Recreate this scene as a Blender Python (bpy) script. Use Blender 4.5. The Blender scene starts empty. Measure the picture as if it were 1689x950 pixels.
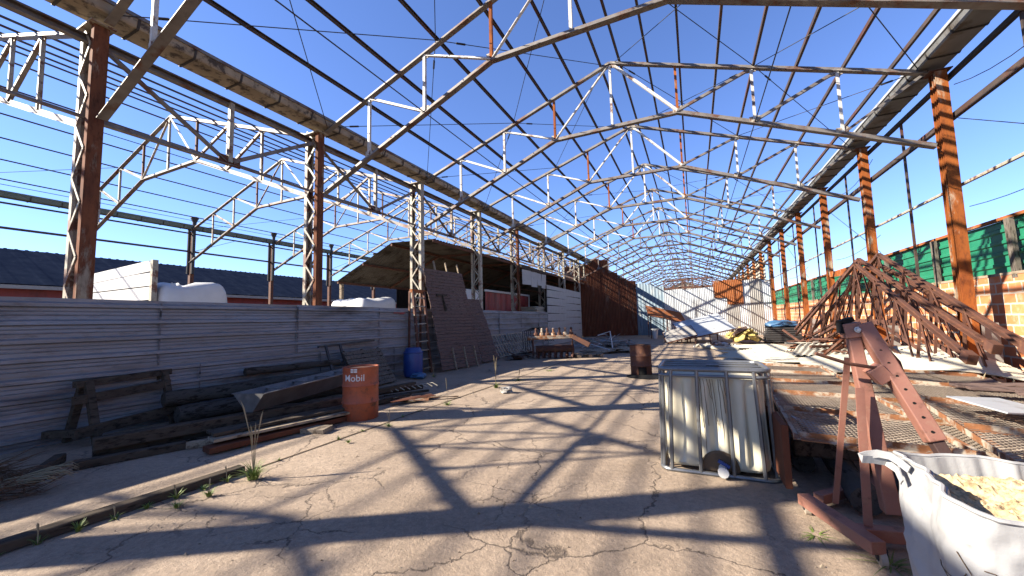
import bpy, math, random
from mathutils import Vector, Matrix, Euler, noise
random.seed(7)
R = math.radians
C = bpy.context.scene.collection
S = bpy.context.scene
V = Vector

# ------------------------------------------------------------------ camera, sky, sun, exposure
EYE = 1.5
PITCH, YAW, ROLL = R(4.8577), R(-24.9396), R(-1.4873)
FPX = 644.0765
Fv = V((math.sin(YAW)*math.cos(PITCH), math.cos(YAW)*math.cos(PITCH), math.sin(PITCH)))
_R = V((math.cos(YAW), -math.sin(YAW), 0)); _U = _R.cross(Fv)
Rv = _R*math.cos(ROLL)+_U*math.sin(ROLL); Uv = -_R*math.sin(ROLL)+_U*math.cos(ROLL)
cam_d = bpy.data.cameras.new('camera'); cam = bpy.data.objects.new('camera', cam_d); C.objects.link(cam)
m = Matrix((Rv, Uv, -Fv)).transposed().to_4x4(); m.translation = V((0, 0, EYE)); cam.matrix_world = m
cam_d.sensor_width = 36; cam_d.lens = 36*FPX/1689; cam_d.clip_start = .05; cam_d.clip_end = 3000
S.camera = cam
SUNDIR = V((1.45, .88, -1.0)).normalized()          # the way the light travels
w = bpy.data.worlds.new('World'); S.world = w; w.use_nodes = True
nt = w.node_tree; bg = nt.nodes['Background']; sky = nt.nodes.new('ShaderNodeTexSky'); sky.sky_type = 'NISHITA'
sky.sun_disc = False; sky.sun_elevation = R(30.6); sky.sun_rotation = math.atan2(-SUNDIR.x, -SUNDIR.y)
sky.altitude = 900; sky.air_density = 1.0; sky.dust_density = 0.0; sky.ozone_density = 6.5
tint = nt.nodes.new('ShaderNodeMix'); tint.data_type = 'RGBA'; tint.blend_type = 'MULTIPLY'; tint.inputs[0].default_value = 1; tint.inputs[7].default_value = (1.10, 1.0, 1.14, 1)
nt.links.new(sky.outputs[0], tint.inputs[6]); nt.links.new(tint.outputs[2], bg.inputs[0]); bg.inputs[1].default_value = .070
sd = bpy.data.lights.new('sun', 'SUN'); sd.energy = 5.0; sd.angle = R(.5); sd.color = (1, .90, .76)
so = bpy.data.objects.new('sun', sd); C.objects.link(so); so.rotation_euler = SUNDIR.to_track_quat('-Z', 'Y').to_euler(); so.location = (-20, -12, 20)
S.view_settings.view_transform = 'Standard'; S.view_settings.look = 'None'; S.view_settings.gamma = 1
S.view_settings.exposure = 1.85
S.render.engine = 'CYCLES'
S.cycles.max_bounces = 5; S.cycles.diffuse_bounces = 3

def ray(u, v): return Fv + Rv*((u-844.5)/FPX) - Uv*((v-475)/FPX)
def G(u, v, z=0.0):                                  # ground point seen in the photograph at (u, v)
    d = ray(u, v); t = (z-EYE)/d.z; return V((d.x*t, d.y*t, z))

# ------------------------------------------------------------------ materials
def new_mat(name):
    m = bpy.data.materials.new(name); m.use_nodes = True; n = m.node_tree.nodes; l = m.node_tree.links
    return m, n, l, n['Principled BSDF']
def ramp(n, l, src, stops, interp='LINEAR'):
    r = n.new('ShaderNodeValToRGB'); e = r.color_ramp.elements; r.color_ramp.interpolation = interp
    while len(e) < len(stops): e.new(.5)
    for i, (p, c) in enumerate(stops):
        e[i].position = p; e[i].color = (c[0], c[1], c[2], 1) if not isinstance(c, (int, float)) else (c, c, c, 1)
    l.new(src, r.inputs[0]); return r.outputs[0]
def pos(n, l, scale=(1, 1, 1)):
    g = n.new('ShaderNodeNewGeometry'); mp = n.new('ShaderNodeMapping'); mp.inputs['Scale'].default_value = scale
    l.new(g.outputs['Position'], mp.inputs[0]); return mp.outputs[0]
def nz(n, l, vec, scale, detail=6, rough=.6, dist=0):
    t = n.new('ShaderNodeTexNoise'); t.inputs['Scale'].default_value = scale; t.inputs['Detail'].default_value = detail
    t.inputs['Roughness'].default_value = rough; t.inputs['Distortion'].default_value = dist; l.new(vec, t.inputs['Vector']); return t.outputs[0]
def mixc(n, l, fac, a, b, mode='MIX'):
    m = n.new('ShaderNodeMix'); m.data_type = 'RGBA'; m.blend_type = mode
    if isinstance(fac, (int, float)): m.inputs[0].default_value = fac
    else: l.new(fac, m.inputs[0])
    for i, c in ((6, a), (7, b)):
        if isinstance(c, tuple): m.inputs[i].default_value = (*c, 1)
        else: l.new(c, m.inputs[i])
    return m.outputs[2]
def bump(n, l, b, h, strength, dist=.01):
    bp = n.new('ShaderNodeBump'); bp.inputs['Strength'].default_value = strength; bp.inputs['Distance'].default_value = dist
    l.new(h, bp.inputs['Height']); l.new(bp.outputs[0], b.inputs['Normal'])
def mat(name, c1, c2, scale=6, rough=.7, metal=0, bmp=.3, spots=None, lo=.48, hi=.6, sscale=3, stretch=(1, 1, 1), grime=None):
    """two tones of noise, then an optional third tone (rust, worn paint) in patches, then an optional fine grime"""
    m, n, l, b = new_mat(name); p = pos(n, l, stretch)
    k_ = KEEP.get(name, .62); c1, c2 = tuple(x*k_ for x in c1), tuple(x*k_ for x in c2)
    if spots: spots = tuple(x*k_ for x in spots)
    if grime: grime = tuple(x*k_ for x in grime)
    col = ramp(n, l, nz(n, l, p, scale), [(.3, c1), (.7, c2)])
    if spots:
        f = ramp(n, l, nz(n, l, p, sscale, 9, .68), [(lo, 0.0), (hi, 1.0)])
        sp = ramp(n, l, nz(n, l, p, scale*2.3, 5), [(.35, spots), (.7, tuple(x*.5 for x in spots))])
        col = mixc(n, l, f, col, sp)
    if grime:
        f = ramp(n, l, nz(n, l, p, scale*4, 8, .75), [(.5, 0.0), (.72, .8)]); col = mixc(n, l, f, col, grime)
    l.new(col, b.inputs['Base Color']); b.inputs['Roughness'].default_value = rough; b.inputs['Metallic'].default_value = metal
    if rough >= .85: b.inputs['Specular IOR Level'].default_value = .12
    bump(n, l, b, nz(n, l, p, scale*8, 4), bmp, .004)
    return m
M = {}
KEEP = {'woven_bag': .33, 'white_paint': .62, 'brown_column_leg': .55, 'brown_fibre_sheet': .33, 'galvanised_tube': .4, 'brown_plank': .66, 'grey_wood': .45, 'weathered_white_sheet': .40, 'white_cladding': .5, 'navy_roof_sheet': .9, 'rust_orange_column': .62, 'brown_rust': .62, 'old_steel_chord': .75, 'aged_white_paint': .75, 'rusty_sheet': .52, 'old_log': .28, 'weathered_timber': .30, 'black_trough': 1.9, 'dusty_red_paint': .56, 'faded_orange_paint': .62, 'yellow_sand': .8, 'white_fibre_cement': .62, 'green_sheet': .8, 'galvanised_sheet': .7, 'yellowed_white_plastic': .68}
RUST = (.20, .065, .022)
M['chord'] = mat('old_steel_chord', (.15, .13, .115), (.25, .23, .21), 5, .6, .25, .3, (.17, .07, .035), .5, .62, 2.2)
M['webpaint'] = mat('aged_white_paint', (.55, .53, .48), (.7, .68, .62), 6, .6, 0, .3, (.22, .10, .05), .55, .62, 2.6, grime=(.25, .2, .16))
M['plate'] = mat('cream_gusset', (.42, .37, .28), (.6, .55, .44), 9, .6, 0, .3, RUST, .5, .6, 9)
M['purlin'] = mat('dark_purlin', (.05, .038, .033), (.12, .085, .065), 3, .65, .2, .3, (.15, .055, .03), .5, .64, 1.4)
M['darksteel'] = mat('dark_steel', (.04, .04, .042), (.075, .07, .068), 4, .55, .3, .2)
M['rustcol'] = mat('rust_orange_column', (.44, .135, .03), (.25, .07, .022), 4, .85, 0, .6, (.62, .46, .32), .55, .62, 3.4, (1, 1, .3), grime=(.07, .03, .02))
M['brownrust'] = mat('brown_rust', (.17, .06, .03), (.09, .04, .028), 7, .8, .1, .5, (.28, .12, .05), .55, .66, 5)
M['palesteel'] = mat('worn_cream_steel', (.40, .36, .27), (.54, .50, .40), 6, .6, .1, .3, (.24, .10, .05), .53, .59, 3, grime=(.16, .1, .07))
M['gutter'] = mat('galvanised_gutter', (.30, .30, .28), (.42, .42, .40), 3, .45, .5, .2, (.22, .17, .12), .5, .65, 2)
M['gutterold'] = mat('stained_gutter', (.34, .27, .18), (.5, .42, .3), 3, .6, .2, .3, (.10, .07, .05), .5, .6, 5)
M['hanger'] = mat('gutter_bracket', (.03, .025, .022), (.06, .05, .04), 9, .7)
M['cable'] = mat('steel_cable', (.03, .03, .033), (.05, .05, .05), 9, .5, .5)
M['greenrail'] = mat('green_grey_gutter', (.14, .2, .18), (.2, .26, .23), 3, .6, .1)
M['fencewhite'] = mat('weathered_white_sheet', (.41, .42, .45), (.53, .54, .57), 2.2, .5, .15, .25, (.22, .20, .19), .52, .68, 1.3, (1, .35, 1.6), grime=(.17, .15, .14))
M['whitewall'] = mat('white_cladding', (.50, .49, .47), (.62, .61, .58), 3, .6, 0, .25, (.25, .24, .24), .6, .7, 3)
M['scorch'] = mat('scorched_sheet', (.07, .065, .07), (.3, .3, .31), 3, .7, 0, .25, (.02, .02, .02), .5, .6, 3, (1, .5, 2))
M['rustsheet'] = mat('rusty_sheet', (.14, .05, .03), (.22, .085, .045), 4, .85, 0, .3, (.3, .2, .15), .56, .66, 2, (1, 1, .25))
M['rustsheet2'] = mat('orange_rust_sheet', (.42, .15, .05), (.3, .10, .04), 5, .85, 0, .3, (.5, .42, .35), .55, .68, 2.2)
M['bluesheet'] = mat('faded_blue_sheet', (.16, .23, .29), (.24, .33, .40), 3, .5, .1, .2, (.4, .45, .47), .52, .62, 2.2, (1, 1, .3))
M['galvsheet'] = mat('galvanised_sheet', (.45, .48, .5), (.58, .61, .63), 3, .45, .25, .2, (.33, .32, .3), .55, .7, 2, (1, 1, .3))
M['greysheet'] = mat('dull_grey_sheet', (.28, .27, .25), (.4, .38, .35), 3, .6, .1, .2, (.25, .13, .07), .57, .7, 2, (1, 1, .3))
M['cream'] = mat('cream_sheet', (.5, .44, .34), (.6, .54, .44), 3, .7, 0, .2, (.3, .17, .1), .56, .7, 1.2, (1, 1, .4))
M['green'] = mat('green_sheet', (.012, .16, .085), (.025, .23, .125), 2, .45, .05, .2, (.01, .09, .06), .55, .7, 2)
M['greywood'] = mat('grey_wood', (.2, .17, .14), (.34, .3, .25), 4, .9, 0, .6, (.1, .08, .065), .5, .6, 8, (4, 4, .6))
M['wood'] = mat('weathered_timber', (.15, .115, .085), (.25, .2, .15), 5, .9, 0, .6, (.07, .055, .045), .5, .62, 7, (3, .6, 3))
M['palewood'] = mat('pale_timber', (.34, .27, .19), (.46, .38, .28), 5, .9, 0, .6, (.18, .13, .09), .5, .62, 7, (3, .6, 3))
M['brownwood'] = mat('brown_plank', (.15, .10, .085), (.22, .155, .13), 5, .9, 0, .5, (.09, .06, .05), .5, .62, 5, (1, 1.2, 6))
M['log'] = mat('old_log', (.16, .14, .12), (.26, .23, .2), 6, .95, 0, .8, (.07, .06, .05), .5, .6, 6, (3, .7, 3))
M['trough'] = mat('black_trough', (.035, .034, .034), (.07, .068, .066), 5, .45, .2, .2, (.11, .10, .095), .55, .7, 4)
M['orange'] = mat('faded_orange_paint', (.52, .125, .045), (.38, .085, .03), 4, .6, 0, .2, (.17, .06, .03), .56, .66, 6, grime=(.24, .085, .045))
M['white'] = mat('white_paint', (.72, .72, .70), (.8, .8, .78), 6, .5, 0, .1)
M['blueplastic'] = mat('blue_plastic', (.012, .05, .24), (.02, .07, .3), 5, .4, 0, .1)
M['red'] = mat('dark_red_paint', (.40, .035, .025), (.28, .025, .02), 4, .5, 0, .2, (.2, .02, .02), .5, .7, 3, (1, 1, .4))
M['navyroof'] = mat('navy_roof_sheet', (.012, .018, .035), (.022, .03, .05), 2, 1.0, 0, .05, (.05, .06, .08), .62, .7, 4)
M['navyroof'].node_tree.nodes['Principled BSDF'].inputs['Specular IOR Level'].default_value = 0
M['black'] = mat('soot_and_shade_black', (.012, .012, .012), (.02, .02, .02), 4, .9)  # black for soot and wire; also painted shade for lean-to walls and hollows
M['canopy'] = mat('brown_fibre_sheet', (.18, .165, .145), (.27, .25, .22), 2, .9, 0, .3, (.1, .08, .06), .5, .64, 1.4)
M['plastic'] = mat('yellowed_white_plastic', (.60, .54, .38), (.72, .67, .52), 3, .55, 0, .1, (.48, .38, .22), .6, .75, 3, (1, 1, .3))
M['cage'] = mat('galvanised_tube', (.30, .31, .32), (.42, .43, .44), 8, .4, .6, .1, (.2, .16, .12), .6, .7, 8)
M['hoist'] = mat('dusty_red_paint', (.38, .17, .12), (.31, .13, .09), 5, .6, 0, .2, (.17, .07, .045), .57, .68, 6, grime=(.4, .22, .15))
M['bag'] = mat('woven_bag', (.70, .70, .70), (.8, .8, .79), 5, .75, 0, .4, (.5, .46, .4), .62, .75, 4)
M['sand'] = mat('yellow_sand', (.46, .34, .19), (.57, .44, .27), 14, .95, 0, 1.0, (.38, .27, .15), .5, .6, 20)
M['grass'] = mat('green_grass', (.10, .16, .02), (.2, .27, .05), 12, .7, 0, .1)
M['dry'] = mat('dry_stem', (.30, .24, .13), (.4, .33, .2), 12, .8, 0, .1)
M['twig'] = mat('brown_twig', (.12, .07, .04), (.22, .14, .09), 12, .9, 0, .2)
M['yellow'] = mat('yellow_foam', (.62, .47, .10), (.7, .57, .2), 6, .8, 0, .3, (.35, .26, .08), .55, .7, 8)
M['tarp'] = mat('blue_tarp', (.05, .14, .3), (.08, .22, .4), 5, .5, 0, .2)
M['fibro'] = mat('white_fibre_cement', (.50, .46, .36), (.62, .58, .47), 3, .8, 0, .3, (.34, .30, .22), .55, .7, 3)
M['weldmesh'] = mat('rust_mesh_wire', (.28, .22, .17), (.4, .33, .26), 20, .8, .1, .1)
M['framerust'] = mat('peeling_frame', (.45, .38, .28), (.55, .48, .38), 6, .8, 0, .4, (.38, .15, .05), .45, .53, 5, grime=(.2, .09, .04))
M['scrap'] = mat('grey_scrap_metal', (.2, .2, .2), (.4, .4, .4), 9, .5, .4, .2, RUST, .6, .7, 6)
M['darkrust'] = mat('dark_rust', (.07, .03, .022), (.04, .02, .018), 9, .7, .1, .3)
M['stain'] = mat('brown_stain', (.10, .06, .03), (.16, .10, .05), 9, .8, 0, .1)
M['soil'] = mat('dirt', (.09, .065, .045), (.15, .11, .075), 9, 1, 0, .6)
M['rubber'] = mat('black_rubber', (.02, .02, .02), (.035, .035, .035), 9, .8)
M['steelwheel'] = mat('worn_wheel', (.4, .33, .25), (.5, .42, .33), 12, .6, .1, .2)

def concrete():
    m, n, l, b = new_mat('cracked_concrete'); p = pos(n, l)
    col = ramp(n, l, nz(n, l, p, .55, 8, .65), [(.3, (.205, .15, .103)), (.5, (.265, .20, .142)), (.72, (.33, .255, .185))])
    f = ramp(n, l, nz(n, l, p, 18, 6, .8), [(.35, .72), (.65, 1.18)]); col = mixc(n, l, 1.0, col, f, 'MULTIPLY')
    f = ramp(n, l, nz(n, l, p, 2.3, 8, .7, .5), [(.5, 0.0), (.7, .55)]); col = mixc(n, l, f, col, (.17, .125, .085))
    f = ramp(n, l, nz(n, l, p, .8, 5, .75, .8), [(.56, 0.0), (.66, .45)]); col = mixc(n, l, f, col, (.13, .095, .07))
    f = ramp(n, l, nz(n, l, p, 160, 3, .6), [(.56, 0.0), (.68, .7)]); col = mixc(n, l, f, col, (.16, .13, .1))
    f = ramp(n, l, nz(n, l, p, 70, 3, .6), [(.62, 0.0), (.72, .6)]); col = mixc(n, l, f, col, (.42, .36, .28))
    # cracks: thin edges of a distorted cell pattern, present only here and there
    dn = n.new('ShaderNodeTexNoise'); dn.inputs['Scale'].default_value = 1.6; dn.inputs['Detail'].default_value = 8; dn.inputs['Roughness'].default_value = .65; l.new(p, dn.inputs['Vector'])
    va = n.new('ShaderNodeVectorMath'); va.operation = 'MULTIPLY_ADD'; l.new(dn.outputs['Color'], va.inputs[0]); va.inputs[1].default_value = (.6, .6, 0); l.new(p, va.inputs[2])
    masks = []
    for sc, wd, lo, hi, s2 in ((.55, .0042, .42, .5, .5), (1.7, .0075, .50, .6, .8)):
        vo = n.new('ShaderNodeTexVoronoi'); vo.feature = 'DISTANCE_TO_EDGE'; vo.inputs['Scale'].default_value = sc; l.new(va.outputs[0], vo.inputs['Vector'])
        e = ramp(n, l, vo.outputs['Distance'], [(0.0, 1.0), (wd*.5, .9), (wd, 0.0)])
        g = ramp(n, l, nz(n, l, p, s2, 3), [(lo, 0.0), (hi, 1.0)])
        mm = n.new('ShaderNodeMath'); mm.operation = 'MULTIPLY'; l.new(e, mm.inputs[0]); l.new(g, mm.inputs[1]); masks.append(mm.outputs[0])
    mx = n.new('ShaderNodeMath'); mx.operation = 'MAXIMUM'; l.new(masks[0], mx.inputs[0]); l.new(masks[1], mx.inputs[1])
    col = mixc(n, l, mx.outputs[0], col, (.085, .062, .045))
    l.new(col, b.inputs['Base Color']); b.inputs['Roughness'].default_value = .93
    h1 = nz(n, l, p, 26, 8, .75); hm = n.new('ShaderNodeMath'); hm.operation = 'SUBTRACT'; l.new(h1, hm.inputs[0]); l.new(mx.outputs[0], hm.inputs[1])
    bump(n, l, b, hm.outputs[0], .95, .016)
    return m
M['concrete'] = concrete()
def bricks():
    m, n, l, b = new_mat('hollow_clay_brick'); g = n.new('ShaderNodeNewGeometry'); sp = n.new('ShaderNodeSeparateXYZ'); l.new(g.outputs['Position'], sp.inputs[0])
    cb = n.new('ShaderNodeCombineXYZ'); ad = n.new('ShaderNodeMath'); ad.operation = 'ADD'; l.new(sp.outputs[0], ad.inputs[0]); l.new(sp.outputs[1], ad.inputs[1])
    l.new(ad.outputs[0], cb.inputs[0]); l.new(sp.outputs[2], cb.inputs[1])
    p = g.outputs['Position']
    dn = n.new('ShaderNodeTexNoise'); dn.inputs['Scale'].default_value = 9; dn.inputs['Detail'].default_value = 5; l.new(p, dn.inputs['Vector'])
    va = n.new('ShaderNodeVectorMath'); va.operation = 'MULTIPLY_ADD'; l.new(dn.outputs['Color'], va.inputs[0]); va.inputs[1].default_value = (.03, .03, 0); l.new(cb.outputs[0], va.inputs[2])
    br = n.new('ShaderNodeTexBrick'); br.inputs['Scale'].default_value = 1; br.inputs['Brick Width'].default_value = .34; br.inputs['Row Height'].default_value = .2
    br.inputs['Mortar Size'].default_value = .02; br.inputs['Mortar Smooth'].default_value = .3; br.inputs['Bias'].default_value = 0
    br.inputs['Color1'].default_value = (.56, .20, .07, 1); br.inputs['Color2'].default_value = (.44, .13, .045, 1); br.inputs['Mortar'].default_value = (.42, .36, .28, 1)
    l.new(va.outputs[0], br.inputs['Vector'])
    col = mixc(n, l, ramp(n, l, nz(n, l, p, 4, 8, .7), [(.52, 0.0), (.7, .65)]), br.outputs[0], (.44, .33, .24))
    col = mixc(n, l, ramp(n, l, nz(n, l, p, 1.4, 8, .7), [(.5, 0.0), (.68, .5)]), col, (.17, .085, .05))
    l.new(col, b.inputs['Base Color']); b.inputs['Roughness'].default_value = .95
    bump(n, l, b, br.outputs['Fac'], -.6, .02)
    return m
M['brick'] = bricks()

# ------------------------------------------------------------------ mesh helpers
PB = lambda a, b: [(-a/2, -b/2), (a/2, -b/2), (a/2, b/2), (-a/2, b/2)]
def PT(a, b, t): return [(-a/2, -b/2), (a/2, -b/2), (a/2, -b/2+t), (t/2, -b/2+t), (t/2, b/2), (-t/2, b/2), (-t/2, -b/2+t), (-a/2, -b/2+t)]
def PC(a, b, t): return [(-a/2, -b/2), (a/2, -b/2), (a/2, -b/2+t), (-a/2+t, -b/2+t), (-a/2+t, b/2-t), (a/2, b/2-t), (a/2, b/2), (-a/2, b/2)]
def PL(a, b, t): return [(-a/2, -b/2), (a/2, -b/2), (a/2, -b/2+t), (-a/2+t, -b/2+t), (-a/2+t, b/2), (-a/2, b/2)]
class MB:
    def __init__(s): s.v = []; s.f = []
    def beam(s, p0, p1, prof, up=(0, 0, 1), taper=1):
        p0 = V(p0); p1 = V(p1); d = (p1-p0).normalized(); up = V(up)
        if abs(d.dot(up)) > .99: up = V((0, 1, 0)) if abs(d.y) < .9 else V((1, 0, 0))
        x = d.cross(up).normalized(); y = x.cross(d); n = len(prof); i = len(s.v)
        for q, k in ((p0, 1), (p1, taper)):
            for a, b in prof: s.v.append(q+x*a*k+y*b*k)
        for j in range(n): s.f.append((i+j, i+(j+1) % n, i+n+(j+1) % n, i+n+j))
        s.f.append(tuple(i+j for j in reversed(range(n)))); s.f.append(tuple(i+n+j for j in range(n))); return s
    def box(s, c, d, rot=None):
        c = V(c); i = len(s.v); m = rot.to_matrix() if isinstance(rot, Euler) else (Euler((0, 0, rot)).to_matrix() if rot else None)
        for z in (-1, 1):
            for x, y in ((-1, -1), (1, -1), (1, 1), (-1, 1)):
                q = V((x*d[0]/2, y*d[1]/2, z*d[2]/2)); s.v.append(c+(m @ q if m else q))
        s.f += [(i+3, i+2, i+1, i), (i+4, i+5, i+6, i+7), (i, i+1, i+5, i+4), (i+1, i+2, i+6, i+5), (i+2, i+3, i+7, i+6), (i+3, i, i+4, i+7)]; return s
    def tube(s, pts, r, n=8, closed=False):
        pts = [V(p) for p in pts]; i0 = len(s.v); N = len(pts); rs = r if isinstance(r, (list, tuple)) else [r]*N
        ref = None
        for k, p in enumerate(pts):
            a = pts[(k-1) % N] if (closed or k > 0) else p; b = pts[(k+1) % N] if (closed or k < N-1) else p
            d = (b-a).normalized()
            if ref is None: ref = V((0, 0, 1)) if abs(d.z) < .9 else V((1, 0, 0))
            x = d.cross(ref).normalized(); y = x.cross(d).normalized(); ref = y
            for j in range(n):
                t = 2*math.pi*j/n; s.v.append(p+(x*math.cos(t)+y*math.sin(t))*rs[k])
        for k in range(N if closed else N-1):
            a = i0+k*n; b = i0+((k+1) % N)*n
            for j in range(n): s.f.append((a+j, a+(j+1) % n, b+(j+1) % n, b+j))
        if not closed: s.f.append(tuple(i0+j for j in reversed(range(n)))); s.f.append(tuple(i0+(N-1)*n+j for j in range(n)))
        return s
    def lathe(s, prof, c=(0, 0, 0), n=32, cap=True, tilt=None, fn=None):
        i = len(s.v); c = V(c)
        for r, z in prof:
            for j in range(n):
                t = 2*math.pi*j/n; q = V((r*math.cos(t), r*math.sin(t), z))
                if fn: q = fn(q)
                if tilt: q = tilt @ q
                s.v.append(c+q)
        for k in range(len(prof)-1):
            for j in range(n): a = i+k*n; s.f.append((a+j, a+(j+1) % n, a+n+(j+1) % n, a+n+j))
        if cap: s.f.append(tuple(i+j for j in reversed(range(n)))); s.f.append(tuple(i+(len(prof)-1)*n+j for j in range(n)))
        return s
    def sheet(s, O, U, W, wl, hl, pitch, amp, N=None, trap=False, nv=3, warp=None, th=.004):
        """corrugated sheet with thickness: waves run across U, flutes lie along W"""
        O = V(O); U = V(U).normalized(); W = V(W).normalized(); N = V(N).normalized() if N else U.cross(W).normalized()
        prof = []
        k = 0
        if trap:
            while k*pitch < wl+1e-6:
                for a, h in (((0, 0), (.2, .0), (.24, .18), (.28, 0), (.42, 0), (.46, .18), (.5, 0), (.64, 0), (.72, 1), (.90, 1)) if trap == 'fence' else ((0, 0), (.55, 0), (.65, 1), (.9, 1))):
                    q = (k+a)*pitch
                    if q <= wl: prof.append((q, h*amp))
                k += 1
            prof.append((wl, 0))
        else:
            m = max(4, int(wl/pitch*6)); prof = [(wl*j/m, amp*.5*math.sin(2*math.pi*wl*j/m/pitch)) for j in range(m+1)]
        i = len(s.v); n = len(prof)
        for lay in (0, 1):
            for r in range(nv+1):
                for a, h in prof:
                    q = O+U*a+W*(hl*r/nv)+N*(h-lay*th)
                    if warp: q = q+warp(a/wl, r/nv, q)
                    s.v.append(q)
        o = n*(nv+1)
        for r in range(nv):
            for j in range(n-1):
                a = i+r*n+j; s.f.append((a, a+1, a+n+1, a+n)); s.f.append((a+o+n, a+o+n+1, a+o+1, a+o))
        for j in range(n-1):
            a = i+j; s.f.append((a+o, a+o+1, a+1, a)); a = i+nv*n+j; s.f.append((a, a+1, a+o+1, a+o))
        for r in range(nv):
            a = i+r*n; s.f.append((a, a+n, a+n+o, a+o)); a = i+r*n+n-1; s.f.append((a+o, a+n+o, a+n, a))
        return s
    def wobble(s, amp, sc=3.0, seed=0):
        o = V((seed*7.1, seed*3.3, 0))
        s.v = [p+noise.noise_vector((p+o)*sc)*amp for p in s.v]; return s
    def move(s, mtx): s.v = [mtx @ V(p) for p in s.v]; return s
def root_of(o):
    while o.parent: o = o.parent
    return o
def build(name, mb, m, parent=None, smooth=False, bevel=0, mats=None):
    if parent is None:
        xs = [p[0] for p in mb.v]; ys = [p[1] for p in mb.v]; off = V(((min(xs)+max(xs))/2, (min(ys)+max(ys))/2, min(p[2] for p in mb.v)))
    else: off = root_of(parent).location
    me = bpy.data.meshes.new(name); me.from_pydata([tuple(V(p)-off) for p in mb.v], [], mb.f); me.update()
    me.materials.append(M[m] if isinstance(m, str) else m)
    if smooth:
        me.polygons.foreach_set('use_smooth', [True]*len(me.polygons))
        try: me.set_sharp_from_angle(angle=R(40))
        except Exception: pass
    o = bpy.data.objects.new(name, me); C.objects.link(o)
    if parent is None: o.location = off
    else: o.parent = parent
    if bevel:
        b = o.modifiers.new('bevel', 'BEVEL'); b.width = bevel; b.segments = 2; b.limit_method = 'ANGLE'; b.angle_limit = R(40)
    return o
def tag(o, label, cat, group=None, kind=None):
    o['label'] = label; o['category'] = cat
    if group: o['group'] = group
    if kind: o['kind'] = kind
    return o
def thing(name, label, cat, loc=(0, 0, 0), group=None):
    o = bpy.data.objects.new(name, None); C.objects.link(o); o.location = loc; o.empty_display_size = .2
    return tag(o, label, cat, group)
def dup(root, loc=None, label=None, rz=None):
    r = root.copy(); C.objects.link(r)
    if loc is not None: r.location = loc
    if rz is not None: r.rotation_euler.z = rz
    if label: r['label'] = label
    def kids(a, b):
        for ch in list(a.children):
            if ch == r: continue
            c = ch.copy(); C.objects.link(c); c.parent = b; kids(ch, c)
    kids(root, r); return r
def struct(name, mb, m, **k):
    o = build(name, mb, m, **k); o['kind'] = 'structure'; return o
ORD = ['nearest', 'second', 'third', 'fourth', 'fifth', 'sixth', 'seventh', 'eighth', 'ninth', 'tenth', 'eleventh', 'twelfth', 'thirteenth', 'fourteenth', 'fifteenth',
       'sixteenth', 'seventeenth', 'eighteenth', 'nineteenth', 'twentieth', 'twenty-first', 'twenty-second']
def ordn(i): return ORD[i]

# ------------------------------------------------------------------ ground
g = MB(); N_ = 60
g.v = [V((-900, -900, -.03)), V((900, -900, -.03)), V((900, 900, -.03)), V((-900, 900, -.03))]; g.f = [(0, 1, 2, 3)]
struct('ground', g, 'soil')
# the slab: gently uneven so that shadows waver
g = MB(); nx, ny = 90, 170
for j in range(ny+1):
    for i in range(nx+1):
        x = -8.6+i/nx*14.2; y = -6+(j/ny)**1.6*96
        z = noise.noise(V((x*.35, y*.35, 0)))*.022+noise.noise(V((x*1.3, y*1.3, 4)))*.006
        g.v.append(V((x, y, z)))
for j in range(ny):
    for i in range(nx): a = j*(nx+1)+i; g.f.append((a, a+1, a+nx+2, a+nx+1))
struct('concrete_floor', g, 'concrete', smooth=True)
g = MB().box((-20, 35, -.02), (22.8, 100, .03)); struct('yard', g, 'concrete')
# floor joint: a dark dirt-filled line along the slab edge
g = MB()
pts = [(-4.36, .2)]+[(-4.36+random.uniform(-.012, .012), y*.55+.75) for y in range(60)]
for (x0, y0), (x1, y1) in zip(pts, pts[1:]):
    i = len(g.v); a = random.uniform(.008, .018)
    for x, y in ((x0-a, y0), (x0+a, y0), (x1+a, y1), (x1-a, y1)):
        g.v.append(V((x, y, .006+noise.noise(V((x*.35, y*.35, 0)))*.022+noise.noise(V((x*1.3, y*1.3, 4)))*.006)))
    g.f.append((i, i+1, i+2, i+3))
struct('floor_joint', g, 'soil')

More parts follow.
